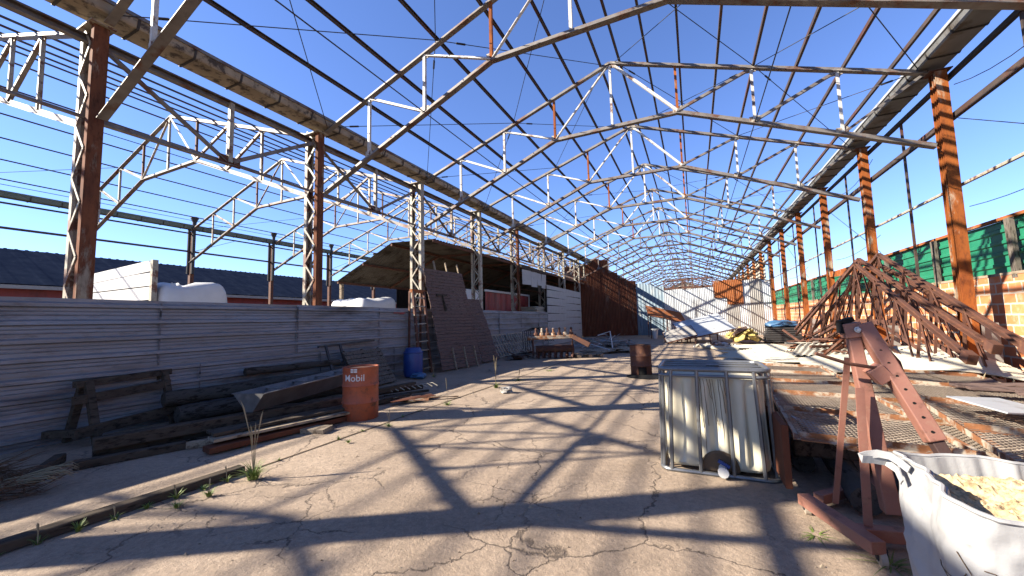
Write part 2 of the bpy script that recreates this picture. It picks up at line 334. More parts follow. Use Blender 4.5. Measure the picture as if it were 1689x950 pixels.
# ------------------------------------------------------------------ shed frame
YS = [2.56+4*n for n in range(-2, 21)]               # stations; index 2 is the nearest in view
XC, SP, ZE, ZA, ZB, ZF = -1.745, 6.354, 6.36, 8.60, 4.80, 6.746
def truss_parts(xc, sp, ze, za, zb, zf, y=0, s1=4.905, s2=3.307, s3=1.65, rdiag=True):
    ztop = lambda s: za-(za-ze)*s/sp
    zbot = lambda s: zf if s <= s3 else zf-(zf-zb)*(s-s3)/(sp-s3)
    P = lambda s, z: V((xc+s, y, z)); out = []
    for sg in (-1, 1): out.append(('top_chord', MB().beam(P(sg*sp, ze), P(0, za), PT(.12, .10, .014)), 'chord'))
    b = MB()
    for a, c in ((-sp, -s3), (-s3, s3), (s3, sp)): b.beam(P(a, zbot(abs(a))), P(c, zbot(abs(c))), PT(.13, .11, .016))
    out.append(('bottom_chord', b, 'chord'))
    web = PL(.06, .06, .012)
    for s in (-s1, -s2, -s3, 0, s3, s2, s1):
        out.append(('post', MB().beam(P(s, zbot(abs(s))+.03), P(s, ztop(abs(s))-.04), PL(.06, .06, .014)), ('brownrust' if rdiag is False else 'rustcol') if s == -s3 or s == s3 else ('webpaint' if rdiag else 'palesteel')))
    for sg in (-1, 1):
        for a, c in ((s1, s2), (s2, s3), (s3, 0)):
            if c == 0: A, Bq = P(sg*s3, zf+.03), P(sg*.06, za-.06)
            else: A, Bq = P(sg*a, ztop(a)-.04), P(sg*c, zbot(c)+.03)
            if c == 0 and sg > 0: mm = 'webpaint'
            else: mm = ('webpaint' if rdiag else 'palesteel') if sg < 0 else 'chord'
            out.append(('diagonal', MB().beam(A, Bq, PL(.065, .065, .014)), mm))
    if rdiag: out.append(('diagonal', MB().beam(P(s1, zbot(s1)), P(sp-.1, ze-.05), PB(.05, .05)), 'chord'))
    for s in (-s1, -s2, -s3, s3, s2, s1):
        out.append(('gusset_plate', MB().box(P(s, zbot(abs(s))+.07), (.22, .02, .14)), 'plate'))
        if abs(s) != s3: out.append(('gusset_plate', MB().box(P(s, ztop(abs(s))-.07), (.2, .02, .13)), 'plate'))
    out.append(('gusset_plate', MB().box(P(0, za-.09), (.34, .02, .16)), 'plate'))
    return out
def merged(parts):
    b = MB()
    for _, p, _ in parts:
        i = len(b.v); b.v += p.v; b.f += [tuple(q+i for q in f) for f in p.f]
    return b
def far_truss(name, parts, xc):
    """small in the picture: chords and webs as two meshes"""
    r = bpy.data.objects.new(name, None); C.objects.link(r)
    build('chord_frame', merged([p for p in parts if 'chord' in p[0]]), 'purlin', r)
    build('web_members', merged([p for p in parts if 'chord' not in p[0]]), 'chord', r)
    return r
def truss_row(bay, xc, sp, first, last, near, words, group, rdiag):
    proto = thing('roof_truss', '', 'roof truss', (0, 0, 0), group)
    for nm, b, mm in truss_parts(xc, sp, ZE, ZA, ZB, ZF, rdiag=rdiag): build(nm, b, mm, proto)
    fproto = far_truss('roof_truss', truss_parts(xc, sp, ZE, ZA, ZB, ZF, rdiag=rdiag), xc); fproto['category'] = 'roof truss'; fproto['group'] = group
    u1 = u2 = False; k = 0
    for i in range(first, last):
        src = proto if i < near else fproto
        used = u1 if i < near else u2
        o = dup(src) if used else src
        if i < near: u1 = True
        else: u2 = True
        o.location = (0, YS[i]+random.uniform(-.02, .02), 0); o.rotation_euler = (R(random.uniform(-.5, .5)), 0, R(random.uniform(-.18, .18)))
        if YS[i] < 2: o['label'] = words[1] % ('just' if i == 1 else 'farther')
        else: o['label'] = words[0] % ordn(k); k += 1
truss_row('main', XC, SP, 0, 23, 9, ('%s gable truss from the camera over the concrete floor of the open shed', 'main shed truss %s behind the camera, seen only by its shadow'), 'trusses over the concrete floor', True)
XL, SL = -15.45, 6.75
truss_row('left', XL, SL, 0, 18, 7, ('%s gable truss from the camera in the left bay beyond the low white fence', 'left bay truss %s behind the camera, seen only by its shadow'), 'trusses of the left bay', False)

Y0, Y1 = -7.0, 91.0
ztop = lambda x, xc=XC, sp=SP: ZA-(ZA-ZE)*abs(x-xc)/sp
px = [-6.93, -5.85, -4.72, -3.62, -2.78, -2.0, -1.48, -.75, .02, .86, 1.63, 2.46, 3.3, 4.08]
for i, x in enumerate(px):
    side = 'left' if x < XC else 'right'; k = (i if side == 'left' else len(px)-1-i)
    tag(build('purlin', MB().beam((x, Y0, ztop(x)+.10), (x, Y1, ztop(x)+.10), PC(.05, .085, .012)), 'purlin'),
        '%s dark roof rail up from the %s gutter of the main shed roof' % (['first', 'second', 'third', 'fourth', 'fifth', 'sixth', 'seventh', 'eighth'][k], side), 'purlin', 'purlins of the main shed roof')
lp = [-21.2, -20.1, -19.0, -17.9, -16.8, -15.8, -15.1, -14.1, -13.1, -12.1, -11.1, -10.1, -9.3]
for i, x in enumerate(lp):
    tag(build('purlin', MB().beam((x, Y0, ztop(x, XL, SL)+.11), (x, 70, ztop(x, XL, SL)+.09), PB(.035, .035)), 'purlin'),
        '%s roof rail of the left bay counted from its far gutter' % ['first', 'second', 'third', 'fourth', 'fifth', 'sixth', 'seventh', 'eighth', 'ninth', 'tenth', 'eleventh', 'twelfth', 'thirteenth'][i], 'purlin', 'purlins of the left bay roof')

# columns
def lattice_column():
    t = thing('lattice_column', '', 'column', (0, 0, 0), 'lattice columns between the two bays')
    b = MB().beam((.09, -.07, 0), (.09, -.07, 6.3), PC(.10, .04, .01), (0, 1, 0)); b.beam((.09, .07, 0), (.09, .07, 6.3), PC(.10, .04, .01), (0, 1, 0)); b.box((.135, 0, 3.15), (.012, .15, 6.3))
    build('column_leg', b, 'rustleg', t)
    b = MB().beam((-.28, -.07, 0), (-.28, -.07, 6.3), PC(.09, .04, .01), (0, 1, 0)); b.beam((-.28, .07, 0), (-.28, .07, 6.3), PC(.09, .04, .01), (0, 1, 0)); b.box((-.322, 0, 3.15), (.012, .15, 6.3))
    build('column_leg', b, 'palesteel', t)
    for y in (-.1, .1):
        b = MB(); z = .1; s = 1
        while z < 6.1:
            x0, x1 = (.07, -.26) if s > 0 else (-.26, .07)
            b.beam((x0, y, z), (x1, y, z+.42), PB(.045, .012), (0, 1, 0)); z += .42; s = -s
        build('lacing', b, 'palesteel', t)
    build('cap_plate', MB().box((-.1, 0, 6.31), (.62, .3, .02)).box((-.02, 0, 6.2), (.3, .02, .2)), 'plate', t)
    return t
M['rustleg'] = mat('brown_column_leg', (.30, .11, .05), (.15, .06, .035), 4, .85, 0, .5, (.48, .40, .30), .55, .62, 2.6, (1, 1, .3), grime=(.05, .025, .015))
c0 = lattice_column(); k = 0
for i in range(1, 22):
    o = c0 if i == 1 else dup(c0)
    o.location = (-8.34, YS[i], 0)
    if YS[i] < 2: o['label'] = 'rusty lattice column behind the camera in the row between the bays'
    else: o['label'] = '%s laced steel column from the camera in the row above the white fence' % ordn(k); k += 1
    if k > 2 and k % 4 != 1:
        for ch in o.children:
            if ch.name.startswith('column_leg'): ch.material_slots[0].link = 'OBJECT'; ch.material_slots[0].material = M['palesteel']
def right_column():
    t = thing('steel_column', '', 'column', (0, 0, 0), 'rust orange columns on the right')
    build('column_leg', MB().beam((0, -.07, 0), (0, -.07, 6.3), PC(.16, .08, .012), (0, 1, 0)).box((0, -.112, 3.15), (.18, .014, 6.3)), 'rustcol', t)
    build('column_leg', MB().beam((0, .07, 0), (0, .07, 6.3), PC(.16, .08, .012), (0, 1, 0)).box((0, .112, 3.15), (.18, .014, 6.3)), 'rustcol', t)
    b = MB()
    for z in range(12): b.box((.09, 0, .3+z*.53), (.012, .2, .12))
    b.box((0, 0, 6.31), (.34, .3, .02)); build('batten_plates', b, 'brownrust', t)
    return t
c1 = right_column(); k = 0; first = True
for i in range(3, 22):
    o = c1 if first else dup(c1); first = False
    o.location = (4.76, YS[i], 0)
    o['label'] = '%s rust orange column %s in the right hand row' % (ordn(k), 'just outside the frame' if k == 0 else 'from the camera'); k += 1
def gutter(name, xa, xb, z, mlip, mpan, label, grp, y1=Y1):
    t = thing(name, label, 'gutter', ((xa+xb)/2, Y0, 0), grp); L = y1-Y0
    c = (xa+xb)/2; hw = (xb-xa)/2
    b = MB()
    prof = [(-hw, .17), (-hw*.86, .03), (-hw*.80, 0), (hw*.80, 0), (hw*.86, .03), (hw, .17)]
    i = 0
    for lay, dz in ((0, 0), (1, .008)):
        for y in (Y0, y1):
            for x, zz in prof: b.v.append(V((c+x, y, z+zz+dz)))
    n = len(prof)
    for j in range(n-1): b.f.append((j, j+1, n+j+1, n+j)); b.f.append((3*n+j, 3*n+j+1, 2*n+j+1, 2*n+j))
    build('gutter_pan', b, mpan, t)
    b = MB().beam((xb, Y0, z+.17), (xb, y1, z+.17), PB(.03, .06)); build('gutter_lip', b, mlip, t)
    b = MB().beam((xa, Y0, z+.17), (xa, y1, z+.17), PB(.03, .06)); build('gutter_lip', b, mlip, t)
    b = MB(); y = Y0+.3
    while y < y1:
        for (p, q), (r, s) in zip(prof, prof[1:]): b.beam((c+p, y, z+q-.012), (c+r, y, z+s-.012), PB(.035, .012), (0, 0, 1))
        y += .8
    o = build('bracket_row', b, 'hanger', t); o['kind'] = 'stuff'
    return t
gutter('roof_gutter', -8.52, -7.92, 6.42, 'chord', 'gutterold', 'brown stained box gutter along the lattice columns between the bays', 'box gutters')
gutter('roof_gutter', 4.40, 4.95, 6.42, 'galvsheet', 'gutter', 'galvanised box gutter with pale lip along the right hand columns', 'box gutters')
gutter('roof_gutter', -22.4, -22.0, 6.40, 'greenrail', 'greenrail', 'green grey gutter at the far edge of the left bay', 'box gutters', 70)
# eave beams and wall rails
def rail(p0, p1, prof, mm, label, name='wall_rail', cat='wall rail', grp='rails between columns'):
    return tag(build(name, MB().beam(p0, p1, prof), mm), label, cat, grp)
rail((-8.45, Y0, 6.12), (-8.45, Y1, 6.12), PC(.09, .12, .012), 'chord', 'grey beam just below the brown gutter between the bays')
rail((4.93, Y0, 6.18), (4.93, Y1, 6.18), PB(.07, .09), 'darksteel', 'dark blue grey rail close under the right gutter')
rail((4.93, Y0, 5.36), (4.93, Y1, 5.36), PB(.07, .12), 'purlin', 'thick dark brown rail at mid height of the right columns')
rail((4.93, Y0, 3.96), (4.93, Y1, 3.96), PB(.05, .05), 'palesteel', 'thin pale spotted rail low on the right columns')
rail((-22.2, Y0, 6.2), (-22.2, 70, 6.2), PB(.06, .06), 'purlin', 'thin dark rail just under the far green gutter')
rail((-22.2, Y0, 5.3), (-22.2, 70, 5.3), PB(.07, .08), 'purlin', 'lower dark rail across the far columns of the left bay')
for k, i in enumerate(range(3, 12)):
    y = YS[i]+2.1
    b = MB().beam((4.94, y, 2.3), (4.94, y, 6.18), PB(.045, .045), (0, 1, 0))
    tag(build('sag_rod', b, 'purlin'), '%s thin spotted upright rod between the right hand columns' % ordn(k), 'rod', 'rods between right columns')
# longitudinal bracing in the lattice column row
gp = None
for k, i in enumerate(range(1, 13)):
    if gp is None:
        gp = thing('bracing_girder', '', 'bracing', (-8.36, 0, 0), 'braces between lattice columns')
        P = lambda y, z: V((-8.36, y, z))
        build('bottom_chord', MB().beam(P(.1, 4.82), P(2, 4.84), PL(.1, .1, .012)).beam(P(2, 4.84), P(3.9, 4.82), PL(.06, .06, .012)), 'chord', gp)
        build('diagonal', MB().beam(P(.1, 6.05), P(1.95, 4.88), PL(.09, .09, .012)), 'chord', gp)
        build('diagonal', MB().beam(P(3.9, 6.05), P(2.05, 4.88), PL(.08, .08, .012)), 'chord', gp)
        build('post', MB().beam(P(2, 4.85), P(2, 6.1), PL(.08, .08, .012)), 'palesteel', gp)
        build('gusset_plate', MB().box(P(2, 4.88), (.02, .4, .2)), 'brownrust', gp); o = gp
    else: o = dup(gp)
    o.location = (-8.36, YS[i], 0)
    if k == 1: build_keep = [c for c in gp.children if c.name.split('.')[0] in ('diagonal', 'post')]
    o['label'] = 'V shaped steel brace %s between two lattice columns' % ('partly behind the camera' if k == 0 else '%s from the camera' % ordn(k-1))
for c in build_keep: bpy.data.objects.remove(c)      # the bay behind the camera has lost its V braces
# far columns of the left bay
fc = thing('pipe_column', '', 'column', (0, 0, 0), 'far columns of the left bay')
build('shaft', MB().beam((0, 0, 0), (0, 0, 6.3), PC(.18, .16, .012), (0, 1, 0)), 'brownrust', fc)
build('downpipe', MB().tube([(.16, -.02, 4.2), (.16, -.02, 6.7)], .075, 10).lathe([(.08, 6.6), (.09, 6.75), (.17, 6.95), (.17, 7.0)], (.16, -.02, 0), 10)
      .tube([(-.1, -.1, 4.2), (-.1, -.1, 6.4)], .06, 8), 'darksteel', fc)
for k, i in enumerate(range(3, 12)):
    o = fc if k == 0 else dup(fc); o.location = (-22.2, YS[i], 0)
    o['label'] = '%s dark column with a funnel topped pipe at the far edge of the left bay' % ordn(k)

# ties and bracing cables
def cable(pts, label, r=.009, buckle=True, sag=0, grp='bracing cables'):
    pts = [V(p) for p in pts]
    if len(pts) == 2 and sag: a, c = pts; pts = [a.lerp(c, t/8)-V((0, 0, sag*4*(t/8)*(1-t/8))) for t in range(9)]
    b = MB().tube(pts, r, 5)
    if buckle:
        a = pts[0].lerp(pts[-1], .12) if len(pts) == 2 else pts[1]; d = (pts[-1]-pts[0]).normalized(); b.tube([a-d*.11, a+d*.11], .022, 6)
    tag(build('bracing_cable', b, 'cable'), label, 'cable', grp)
for x, nm in ((XC-3.307, 'left'), (XC+3.307, 'right')):
    zb = ZF-(ZF-ZB)*(3.307-1.65)/(SP-1.65)
    cable([(x, Y0, zb), (x, Y1, zb)], 'long thin rod through the %s bottom joints of the main shed trusses' % nm, .012, False)
for x, nm in ((XL-3.4, 'left'), (XL+3.4, 'right')):
    cable([(x, Y0, 6.05), (x, 60, 6.05)], 'long thin rod through the %s truss joints of the left bay' % nm, .01, False)
zt = lambda x: ztop(x)+.03
for bi in (2, 3, 4, 6, 8):
    ya, yb = YS[bi], YS[bi+1]; wd = '%s bay' % ordn(bi-2)
    for (xa, xb, nm) in ((-8.0, -4.72, 'lower left'), (-4.72, -1.9, 'upper left'), (-1.6, 1.63, 'upper right'), (1.63, 4.5, 'lower right')):
        cable([(xa, ya, zt(xa)), (xb, yb, zt(xb))], 'cable rising away from the camera, %s roof panel, %s' % (nm, wd))
        cable([(xb, ya, zt(xb)), (xa, yb, zt(xa))], 'cable falling away from the camera, %s roof panel, %s' % (nm, wd))
for bi in (3, 5, 7):
    ya, yb = YS[bi+1], YS[bi]
    cable([(4.98, ya, 6.0), (4.98, yb, 5.95)], 'slack wire drooping between right columns in the %s bay' % ordn(bi-2), .008, False, .35)
    cable([(4.98, ya, 5.3), (4.98, ya-3.9, 3.2)], 'thin wire slanting down from the right columns in the %s bay' % ordn(bi-2), .008, False)
    cable([(4.98, yb, 3.7), (4.98, ya, 3.5)], 'low slack wire between right columns in the %s bay' % ordn(bi-2), .007, False, .15)
for bi in (2, 4, 6):
    cable([(XL-6.6, YS[bi], 6.4), (XL-3.4, YS[bi+1], 7.5)], 'cable crossing the left bay roof in its %s bay' % ordn(bi-2))
    cable([(-22.1, YS[bi], 5.3), (-22.1, YS[bi]+2, 6.2)], 'thin wire between far left columns in the %s bay' % ordn(bi-2), .01, False)
# broken rafter bracket and stray post near the first truss
b = MB().box((4.1, YS[6]-1.8, 2.55), (.06, 2.1, .14)); tag(build('cross_board', MB().beam((4.76, YS[5]+.1, 2.75), (4.76, YS[6]-.1, 2.95), PB(.12, .2)), 'rustcol'), 'rusty board fixed level between two right hand columns', 'board')

# ------------------------------------------------------------------ left fence and walls
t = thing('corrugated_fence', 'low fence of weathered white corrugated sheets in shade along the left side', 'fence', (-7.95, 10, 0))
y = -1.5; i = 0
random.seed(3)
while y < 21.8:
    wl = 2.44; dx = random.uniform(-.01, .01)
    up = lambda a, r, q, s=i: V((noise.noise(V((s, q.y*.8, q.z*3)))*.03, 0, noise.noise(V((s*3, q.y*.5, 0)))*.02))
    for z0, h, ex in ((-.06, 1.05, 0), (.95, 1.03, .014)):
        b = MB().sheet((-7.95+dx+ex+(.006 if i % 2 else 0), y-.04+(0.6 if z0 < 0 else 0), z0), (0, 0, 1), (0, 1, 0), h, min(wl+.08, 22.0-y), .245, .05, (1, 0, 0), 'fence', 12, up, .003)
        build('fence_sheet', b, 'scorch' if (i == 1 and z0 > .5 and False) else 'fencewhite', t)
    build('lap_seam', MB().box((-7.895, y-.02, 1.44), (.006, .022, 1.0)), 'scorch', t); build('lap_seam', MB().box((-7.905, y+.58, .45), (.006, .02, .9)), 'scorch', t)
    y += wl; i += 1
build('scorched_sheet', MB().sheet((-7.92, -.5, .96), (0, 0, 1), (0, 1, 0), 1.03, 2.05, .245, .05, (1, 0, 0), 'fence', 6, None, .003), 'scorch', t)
build('paint_smear', MB().box((-7.885, 9.05, 1.83), (.004, .5, .035)).box((-7.885, 9.15, 1.80), (.004, .18, .03)), 'red', t)
b = MB()
for yy in range(-1, 22, 2): b.box((-8.03, yy+.3, .97), (.06, .06, 1.94))
build('fence_post', b, 'wood', t)['label'] = 'row of wooden posts behind the sheets'
t = thing('clad_wall', 'taller white boarded wall between the low fence and the rusty sheets', 'wall', (-7.95, 26, 0))
b = MB()
for k in range(15): b.box((-7.95+.01*(k % 2), 25.8, .12+k*.24), (.03, 7.6, .233), Euler((R(.4*math.sin(k*3)), 0, 0)))
build('boards', b, 'whitewall', t)
build('post', MB().box((-8.05, 22.1, 1.8), (.08, .08, 3.6)), 'wood', t); build('post', MB().box((-8.05, 29.5, 1.9), (.1, .1, 3.8)), 'wood', t)
t = thing('hanging_sheets', 'torn white sheets hanging high between two lattice columns', 'panel', (-8.0, 20.2, 3.4))
for k, (ya, yb, zb) in enumerate(((18.5, 19.7, 3.42), (19.72, 20.6, 3.36), (20.62, 21.3, 3.5), (21.33, 22.0, 3.38))):
    build('sheet', MB().box((-8.0, (ya+yb)/2, (4.2+zb)/2), (.015, yb-ya, 4.2-zb), Euler((R(random.uniform(-2, 2)), R(random.uniform(-3, 3)), 0))), 'whitewall', t)
build('top_rail', MB().box((-8.0, 20.2, 4.3), (.08, 3.7, .16)), 'wood', t)

# lean-to roof in the left bay
t = thing('lean_to_roof', 'brown fibre sheet canopy hanging low inside the left bay', 'canopy', (-11, 22, 0))
prof = [(-8.55, 4.62), (-10.6, 4.68), (-13.6, 3.35)]
wv = lambda a, r, q: V((0, 0, noise.noise(q*.6)*.05))
for (xa, za), (xb, zb) in zip(prof, prof[1:]):
    U = V((0, 1, 0)); W = V((xb-xa, 0, zb-za)); yy = 11.7
    while yy < 34:
        build('roof_sheet', MB().sheet((xa, yy, za+(.01 if int(yy) % 2 else 0)), U, W, 1.14, W.length+.05, .19, .03, None, False, 3, wv, .006), 'canopy', t); yy += 1.1
for x, z in ((-8.6, 4.54), (-10.6, 4.60), (-12.1, 3.95), (-13.5, 3.3)):
    build('roof_purlin', MB().beam((x, 11.7, z), (x, 34.2, z), PB(.07, .09)), 'brownrust', t)
for yy in (14.8, 18.5, 22.5, 26.5): build('rafter', MB().beam((-8.6, yy, 4.5), (-10.6, yy, 4.56), PB(.06, .09)).beam((-10.6, yy, 4.56), (-13.5, yy, 3.26), PB(.06, .09)), 'brownrust', t)
for yy in (11.9, 18.5, 26.5): build('roof_post', MB().beam((-13.5, yy, 0), (-13.5, yy, 3.26), PB(.12, .12)), 'palewood', t)
t = thing('shade_walls', 'added black sheet walls that keep sun out of the lean-to', 'shed', (-13.7, 24, 0))  # walls added to block the sun; their black stands in for interior shade
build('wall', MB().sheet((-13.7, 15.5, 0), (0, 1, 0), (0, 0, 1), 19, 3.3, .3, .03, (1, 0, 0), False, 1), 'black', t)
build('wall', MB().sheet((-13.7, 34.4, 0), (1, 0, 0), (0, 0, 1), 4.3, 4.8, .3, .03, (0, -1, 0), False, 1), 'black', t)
t = thing('red_panel', 'dark red board with white frame standing behind the lattice columns', 'panel', (-9.5, 20, 1.0))
build('board', MB().sheet((-9.5, 17.2, 1.4), (0, 1, 0), (0, 0, 1), 5.6, 1.62, .7, .03, (1, 0, 0), False, 3), 'red', t)
build('frame', MB().box((-9.47, 20, 3.08), (.07, 5.8, .1)).box((-9.47, 22.85, 2.3), (.07, .08, 1.6)), 'white', t)
tag(build('white_cabinet', MB().box((-9.9, 16.1, 1.5), (.9, 1.5, 3.1)), 'white', bevel=.05), 'plain white box unit standing beside the red board', 'cabinet')
b = MB()
for k in range(5): b.box((-8.6, 21.6+.1*(k % 2), 1.95+k*.08), (.9, 2.2, .05), .05*(k % 3))
tag(build('sheet_stack', b, 'fibro'), 'stack of pale sheets on a ledge behind the last gap in the fence', 'sheet stack')
# things standing behind the fence
t = thing('white_board_panel', 'tall white slatted board panel standing behind the fence near the first column', 'panel', (-12.5, 4.4, 0))
b = MB()
for k in range(9):
    z = .15+k*.31; b.box((-12.35, 4.4, z), (3.3, .04, .285))
build('slats', b, 'white', t)
build('slats', MB().beam((-14.0, 4.39, 2.82), (-10.72, 4.39, 2.93), PB(.04, .24)), 'white', t)
build('end_post', MB().box((-10.66, 4.38, 1.52), (.1, .1, 3.04)), 'palesteel', t)
build('backing', MB().box((-12.35, 4.44, 1.4), (3.2, .02, 2.7)), 'wood', t)
def soft(c, d, seed, amp=.12, n=14, pw=.55, flat=.0):
    b = MB(); c = V(c)
    for j in range(n+1):
        ph = math.pi*j/n-math.pi/2
        for i in range(2*n):
            th = 2*math.pi*i/(2*n); sg = lambda v, e: math.copysign(abs(v)**e, v)
            q = V((sg(math.cos(ph), pw)*sg(math.cos(th), pw), sg(math.cos(ph), pw)*sg(math.sin(th), pw), sg(math.sin(ph), pw)))
            q = q*(1+amp*noise.noise(q*1.7+V((seed, 0, 0))))
            b.v.append(c+V((q.x*d[0]/2, q.y*d[1]/2, q.z*d[2]/2)))
    for j in range(n):
        for i in range(2*n): a = j*2*n; b.f.append((a+i, a+(i+1) % (2*n), a+2*n+(i+1) % (2*n), a+2*n+i))
    return b
tag(build('covered_load', soft((-11.1, 5.15, 1.28), (1.5, 1.35, 2.56), 3, .12, 18, .3), 'white', smooth=True), 'large rounded white covered load behind the fence beside the slatted board', 'covered load')
tag(build('covered_load', soft((-10.75, 4.8, 1.28), (.5, .45, 2.5), 9, .2), 'white', smooth=True), 'thin folded white cover between the board and the larger load', 'cover')
tag(build('bulk_sack', soft((-11.2, 10.9, 1.25), (1.8, 1.7, 2.46), 5, .14, 18, .28), 'white', smooth=True), 'full white sack showing above the fence in front of the canopy', 'sack')
b = MB()
for k in range(26): b.box((-11+random.uniform(-.4, .4), 6.3+random.uniform(0, 1.3), 1.7+random.uniform(0, .3)), (.3, .25, .15), random.random()*3)
b.box((-11, 7, .85), (1, 1.7, 1.7)); tag(build('rubble_heap', b, 'palewood'), 'heap of pale rubble just showing above the fence', 'rubble')
# long navy roofed shed far left
t = thing('long_shed', 'long low shed with dark navy roof beyond the left bay', 'building', (-28, 20, 0))
build('wall', MB().box((-26.6, 24, 1.75), (.2, 84, 3.5)), 'red', t)
build('fascia', MB().box((-26.0, 24, 3.5), (.08, 84.4, .16)), 'whitewall', t)
build('roof', MB().sheet((-25.95, -18, 3.62), (0, 1, 0), (-5.05, 0, 2.15), 84, 5.5, 1.1, .01, None, True, 1).sheet((-31.0, -18, 5.77), (0, 1, 0), (-5.05, 0, -2.15), 84, 5.5, .35, .04, None, True, 1), 'navyroof', t)
build('gable', MB().box((-31, 66, 2.6), (9.5, .2, 5.2)), 'navyroof', t)
for yy in (13, 22, 31): build('window', MB().box((-26.48, yy, 2.3), (.06, 2.6, .7)), 'black', t)

# ------------------------------------------------------------------ back partition
def panel_run(name, label, cat, pts, zb, mats, pitch=.13, amp=.03, w=.85):
    """upright sheets side by side along pts; each entry of mats: (material, top height)"""
    a, c = V((*pts[0], 0)), V((*pts[1], 0)); d = (c-a); L = d.length; d.normalize(); n = len(mats); t = thing(name, label, cat, (a+c)/2)
    nrm = V((d.y, -d.x, 0))
    for i, (mm, top) in enumerate(mats):
        o = a+d*(L*i/n)+nrm*(.012*(i % 2)); build('wall_sheet', MB().sheet((o.x, o.y, zb), d, (0, 0, 1), L/n+.06, top-zb, pitch, amp, nrm, False, 4, lambda q, r, p: nrm*(noise.noise(p*.7)*.04), .003), mm, t)
    return t
random.seed(5)
panel_run('rusty_wall', 'tall brown rusty sheet wall closing the left of the shed end', 'wall', ((-10.2, 32.6), (-4.6, 35.4)), 0,
          [('rustsheet', 6.1), ('rustsheet', 6.2), ('rustsheet', 6.3), ('rustsheet', 6.75), ('rustsheet', 6.65), ('rustsheet', 5.5), ('rustsheet', 5.0), ('rustsheet', 4.75)])
panel_run('blue_wall', 'faded blue upright sheets in the middle left of the shed end', 'wall', ((-4.55, 35.5), (-2.3, 34.9)), 0,
          [('bluesheet', 4.5), ('bluesheet', 4.35), ('bluesheet', 4.1)], .26)
panel_run('grey_wall', 'pale galvanised sheet wall across the middle of the shed end', 'wall', ((-2.25, 34.8), (1.45, 34.6)), 0, [('galvsheet', 3.72), ('galvsheet', 3.76), ('galvsheet', 3.7), ('galvsheet', 3.74), ('galvsheet', 3.78)])
panel_run('patched_wall', 'rust patched grey sheets on the right of the shed end', 'wall', ((1.5, 34.5), (5.4, 34.4)), 0, [('galvsheet', 3.4), ('greysheet', 3.5), ('galvsheet', 4.15), ('greysheet', 4.2), ('galvsheet', 4.1)])
t = thing('orange_patch', 'orange rusted sheets fixed high on the grey patched wall', 'panel', (2.4, 34.4, 2.4))
build('sheet', MB().sheet((1.45, 34.40, 2.9), (1, 0, 0), (0, 0, 1), .95, 1.35, .13, .03, (0, -1, 0), False, 3), 'rustsheet2', t)
build('sheet', MB().sheet((2.35, 34.37, 2.35), (1, 0, 0), (0, 0, 1), 1.05, 1.9, .13, .03, (0, -1, 0), False, 3), 'rustsheet2', t)
t = thing('lattice_beam', 'rusty lattice beam lying along the top of the grey end wall', 'beam', (-.4, 34.9, 3.8))
build('chord', MB().beam((-2.3, 34.95, 3.85), (1.5, 34.95, 3.9), PB(.1, .12)).beam((-2.3, 34.95, 4.5), (1.5, 34.95, 4.6), PB(.1, .1)), 'brownrust', t)
b = MB()
for k in range(6): b.beam((-2.2+k*.72, 34.95, 3.9), (-2.2+k*.72, 34.95, 4.5), PB(.07, .05)); b.beam((-2.2+k*.6, 34.95, 3.9), (-1.7+k*.6, 34.95, 4.5), PB(.04, .04))
build('web_members', b, 'brownrust', t)
# far gable of the shed
t = thing('end_gable', 'far brick and sheet gable closing the end of the shed', 'wall', (-1.7, 90, 0))
b = MB(); i = 0
b.v = [V(p) for p in ((-8.1, 91, 0), (4.6, 91, 0), (4.6, 91, 6.4), (-1.74, 91, 8.9), (-8.1, 91, 6.4), (-8.1, 91.2, 0), (4.6, 91.2, 0), (4.6, 91.2, 6.4), (-1.74, 91.2, 8.9), (-8.1, 91.2, 6.4))]
b.f = [(0, 1, 2, 3, 4), (9, 8, 7, 6, 5), (0, 5, 6, 1), (1, 6, 7, 2), (2, 7, 8, 3), (3, 8, 9, 4), (4, 9, 5, 0)]
build('gable_wall', b, 'cream', t)
build('gable_frame', MB().beam((-8.1, 90.9, 6.5), (-1.74, 90.9, 8.95), PB(.2, .25)).beam((4.6, 90.9, 6.5), (-1.74, 90.9, 8.95), PB(.2, .25)).box((-1.7, 90.9, 6.2), (12.7, .2, .3)).box((-3.8, 90.9, 7), (.2, .2, 1.6)).box((.3, 90.9, 7), (.2, .2, 1.6)).box((-1.7, 90.9, 7.4), (.2, .2, 2.4)), 'rustsheet', t)
panel_run('side_cladding', 'cream sheets cladding the far right side wall above the end partition', 'wall', ((5.05, 91), (5.05, 34.8)), 0, [('cream', 6.1)]*14, .2, .03)
panel_run('side_cladding', 'brown sheets cladding the far left side wall beyond the end partition', 'wall', ((-8.2, 36), (-8.2, 91)), 0, [('rustsheet', 6.1)]*14, .2, .03)

# ------------------------------------------------------------------ right boundary
t = thing('brick_wall', 'orange hollow brick wall along the right side with pale mortar', 'wall', (5.4, 20, 0))
b = MB(); b.box((5.47, 16.5, 1.06), (.2, 37, 2.13)); build('brickwork', b, 'brick', t)
b = MB(); b.box((5.47, 16.5, 2.15), (.22, 37, .05)); build('coping', b, 'palewood', t)
for k, yy in enumerate((6.56, 10.56, 14.56, 18.56, 22.56)): build('pier', MB().box((5.0, yy, .62), (.24, .2, 1.24)), 'greysheet', t)
t = thing('green_fence', 'green corrugated sheet fence standing on the brick wall', 'fence', (5.5, 20, 2.15))
y = -1.5
while y < 34.5:
    build('fence_sheet', MB().sheet((5.5+random.uniform(0, .012), y, 2.17), (0, 0, 1), (0, 1, 0), 1.02, 2.32, .22, .03, (-1, 0, 0), True, 4, lambda a, r, q: V((noise.noise(q*1.1)*.02, 0, 0)), .003), 'green', t); y += 2.3
